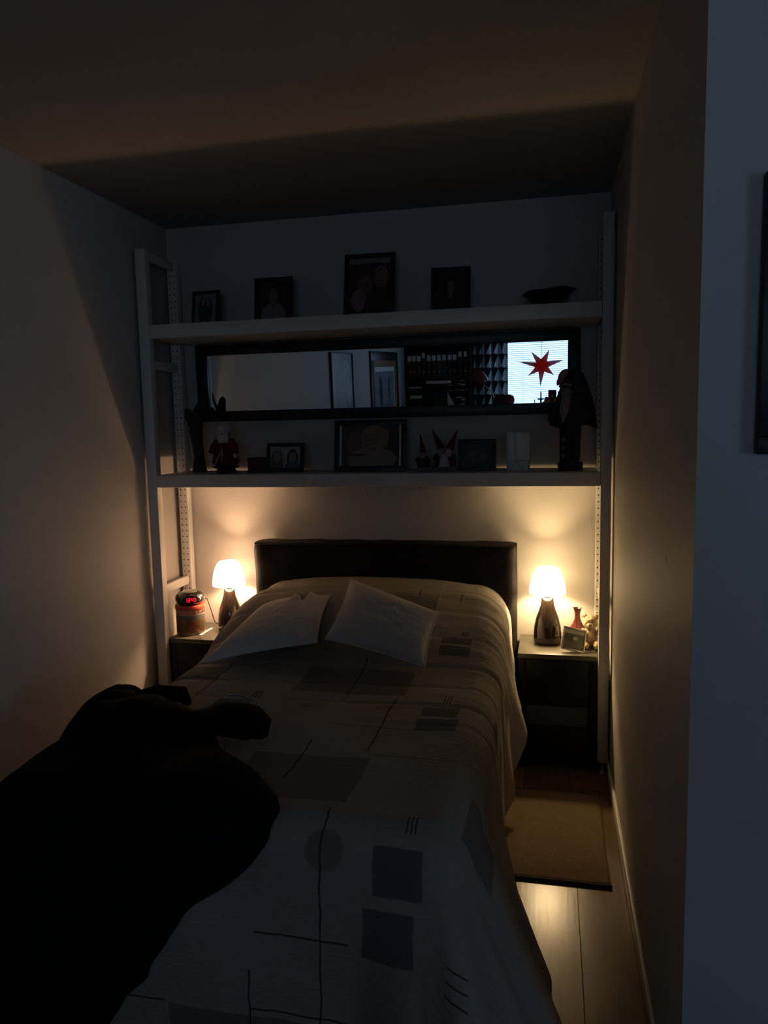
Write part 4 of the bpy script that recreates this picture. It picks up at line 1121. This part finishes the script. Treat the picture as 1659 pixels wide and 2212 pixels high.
# paper star
def star():
    t = thing('paper_star', 'red seven-pointed paper star hanging in the reflected window', 'star', (-.359, -5.86, 1.735))
    tips = [(-.130, .178), (.093, .190), (.276, .062), (.150, -.120), (-.016, -.258), (-.170, -.120), (-.285, .060)]
    n = len(tips); b = MB()
    for y_ in (-.045, .045):
        c = b.bm.verts.new((0, y_, 0)); V = []
        for q in range(n):
            tx, tz = tips[q]; nx, nz = tips[(q+1) % n]
            V.append(b.bm.verts.new((tx, 0, tz)))
            a1, a2 = math.atan2(tz, tx), math.atan2(nz, nx)
            d = (a2-a1)
            while d > 0: d -= 2*PI
            am = a1+d/2; V.append(b.bm.verts.new((.082*math.cos(am), 0, .082*math.sin(am))))
        for q in range(len(V)): b.bm.faces.new((c, V[q], V[(q+1) % len(V)]))
    bmesh.ops.remove_doubles(b.bm, verts=b.bm.verts, dist=1e-5)
    b.build('shell', M['star'], t, 0)
    MB().tube([(0, 0, .06), (0, 0, .735)], .0022, 6).build('cord', M['cord'], t)
    MB().lathe([(0, .03), (.012, .03), (.012, .065), (0, .07)], 12).build('socket', M['beard'], t)
star()

# ================================================================== PERSON WITH PHONE (reflected in the mirror)
ph = thing('phone', 'black phone held up by the person in the mirror', 'phone', tuple(CAM - F*.022 - U*.0 + Vector((0, 0, 0))))
ph.rotation_euler = camo.matrix_world.to_euler()
# local axes = camera axes: x right, y up, z backwards; the lens sits near the upper left corner seen from the user
MB().box((-.022, -.135, .0), (.052, .016, .009), .003).build('body', M['radio'], ph)
MB().box((-.020, -.131, .0085), (.050, .012, .0096)).build('screen', M['void'], ph, 0)
MB().lathe([(0, -.0015), (.007, -.0015), (.008, .001), (0, .001)], 20).build('lens', M['ceramic'], ph)
def to_world(p): return camo.matrix_world @ Vector(p) - F*.022
def person():
    t = thing('person', 'bald person in dark clothes holding up a phone, seen in the mirror', 'person', (-.10, -3.56, 0))
    o0 = Vector(t.location)
    b = MB()
    def cap(p, q, r0, r1, n=18):
        p, q = Vector(p), Vector(q); k = max(2, int((q-p).length/.03)+1)
        b.tube([p+(q-p)*i/k for i in range(k+1)], [r0+(r1-r0)*i/k for i in range(k+1)], n)
        b.ell(p, (r0,)*3, n); b.ell(q, (r1,)*3, n)
    # trunk
    b.lathe([(0, .79), (.10, .80), (.150, .85), (.166, .92), (.163, .98), (.153, 1.05), (.150, 1.12), (.156, 1.19), (.166, 1.26), (.172, 1.32), (.165, 1.37), (.12, 1.41), (.06, 1.435), (0, 1.44)], 40,
            Matrix.Translation((-.10, -3.56, 0)) @ Matrix.Diagonal((1, .70, 1, 1)))
    cap((-.27, -3.56, 1.355), (.07, -3.56, 1.355), .056, .056)
    cap((-.10, -3.55, 1.36), (-.105, -3.505, 1.50), .060, .055)
    # head: cranium, face, jaw, nose, ears, brow
    hx, hy, hz = -.108, -3.475, 1.595
    b.ell((hx, hy-.012, hz+.022), (.078, .094, .092), 32); b.ell((hx, hy+.024, hz-.022), (.062, .070, .085), 28)
    b.ell((hx, hy+.050, hz-.088), (.038, .036, .028), 22); b.ell((hx, hy+.096, hz-.026), (.012, .018, .016), 16)
    cap((hx, hy+.084, hz+.012), (hx, hy+.100, hz-.022), .009, .011, 14)
    for s_ in (-1, 1):
        b.ell((hx+s_*.080, hy-.004, hz-.012), (.010, .020, .032), 16)
        cap((hx+s_*.012, hy+.080, hz+.020), (hx+s_*.046, hy+.068, hz+.018), .009, .008, 12)
        b.ell((hx+s_*.042, hy+.060, hz-.028), (.020, .020, .018), 14)
    cap((hx-.020, hy+.084, hz-.066), (hx+.020, hy+.084, hz-.066), .008, .008, 12)
    # legs and feet
    for s_ in (-1, 1):
        x = -.10+s_*.09
        cap((x, -3.56, .92), (x+s_*.01, -3.55, .50), .088, .058); cap((x+s_*.01, -3.55, .50), (x+s_*.015, -3.58, .09), .057, .038)
        b.ell((x+s_*.016, -3.605, .045), (.036, .045, .044), 20); cap((x+s_*.018, -3.57, .040), (x+s_*.030, -3.40, .030), .040, .030)
    # arms
    hands = []
    for s_, hp in ((1, to_world((.066, -.085, .012))), (-1, to_world((-.036, -.085, .012)))):
        sh = Vector((-.10+s_*.185, -3.56, 1.355)); el = Vector((-.10+s_*.235 if s_ > 0 else -.375, -3.40, 1.14))
        wr = hp + Vector((s_*.030, -.050, -.075))
        cap(sh, el, .054, .042); cap(el, wr, .041, .027)
        pc = (hp+wr)/2 + Vector((s_*.006, 0, 0))
        cap(wr, pc, .026, .026); cap(pc + Vector((0, .010, -.006)), hp + Vector((s_*.004, -.006, 0)), .024, .020)
        # fingers wrap round the back of the phone, thumb on the front
        kn = hp + Vector((s_*.010, .0, 0))
        for q, ln in enumerate((.9, 1.0, .95, .78)):
            a = to_world((.060 if s_ > 0 else -.030, -.052-.019*q, .004)) + Vector((s_*.012, 0, 0))
            b0 = pc + Vector((0, .012, .026-.016*q))
            m_ = to_world(((.062 if s_ > 0 else -.032), -.052-.019*q, -.012))
            e_ = to_world(((.062-.034*ln if s_ > 0 else -.032+.034*ln), -.054-.019*q, -.0095))
            cap(b0, a, .0100, .0090, 12); cap(a, m_, .0090, .0085, 12); cap(m_, e_, .0085, .0070, 12)
        th0 = pc + Vector((-s_*.010, -.012, .006)); th1 = to_world((.052 if s_ > 0 else -.022, -.072, .022)); th2 = to_world((.034 if s_ > 0 else -.004, -.060, .019))
        cap(th0, th1, .0125, .0105, 12); cap(th1, th2, .0105, .0085, 12)
        hands.append((hp, wr))
    me = bpy.data.meshes.new('body_parts'); b.bm.to_mesh(me); b.bm.free()
    tmp = bpy.data.objects.new('tmp_body', me); C.objects.link(tmp)
    rm = tmp.modifiers.new('r', 'REMESH'); rm.mode = 'VOXEL'; rm.voxel_size = .006; rm.use_smooth_shade = True
    sm_ = tmp.modifiers.new('s', 'SMOOTH'); sm_.factor = .5; sm_.iterations = 4
    dg = bpy.context.evaluated_depsgraph_get(); dg.update()
    body = bpy.data.meshes.new_from_object(tmp.evaluated_get(dg)); bpy.data.objects.remove(tmp)
    body.name = 'body'; body.materials.clear(); body.materials.append(M['skin'])
    for v in body.vertices: v.co -= o0
    body.shade_smooth()
    ob = bpy.data.objects.new('body', body); C.objects.link(ob); ob.parent = t
    def cloth(name, mat, test, offs):
        bm = bmesh.new(); bm.from_mesh(body); bm.normal_update()
        kill = [f for f in bm.faces if not test(f.calc_center_median()+o0)]
        bmesh.ops.delete(bm, geom=kill, context='FACES')
        for v in bm.verts: v.co += v.normal*(offs + .003*noise.noise(v.co*14))
        m_ = bpy.data.meshes.new(name); bm.to_mesh(m_); bm.free(); m_.shade_smooth(); m_.materials.append(mat)
        c_ = bpy.data.objects.new(name, m_); C.objects.link(c_); c_.parent = t
        md = c_.modifiers.new('t', 'SOLIDIFY'); md.thickness = .003
    def isarm_hand(c):
        return any((c-hp).length < .115 and (c-hp).dot(wr-hp) < (wr-hp).length_squared*.80 for hp, wr in hands)
    def shirt(c):
        if c.z < .93 or isarm_hand(c): return False
        if abs(c.x+.105) < .10 and c.y > -3.60 and c.z > 1.425 - .25*(c.y+3.55): return False
        return True
    cloth('sweater', M['sweater'], shirt, .009)
    cloth('trousers', M['trousers'], lambda c: .075 < c.z < .965 and math.hypot(c.x+.10, 0) < .24, .007)
    cloth('shoes', M['shoe'], lambda c: c.z < .085, .005)
    for s_ in (-1, 1):
        MB().ell((hx+s_*.030-o0.x, hy+.080-o0.y, hz+.002), (.0095, .005, .006), 14).build('eye', M['paper'], ob)
        MB().ell((hx+s_*.030-o0.x, hy+.0840-o0.y, hz), (.0045, .003, .0045), 12).build('iris', M['void'], ob)
    return t
person()
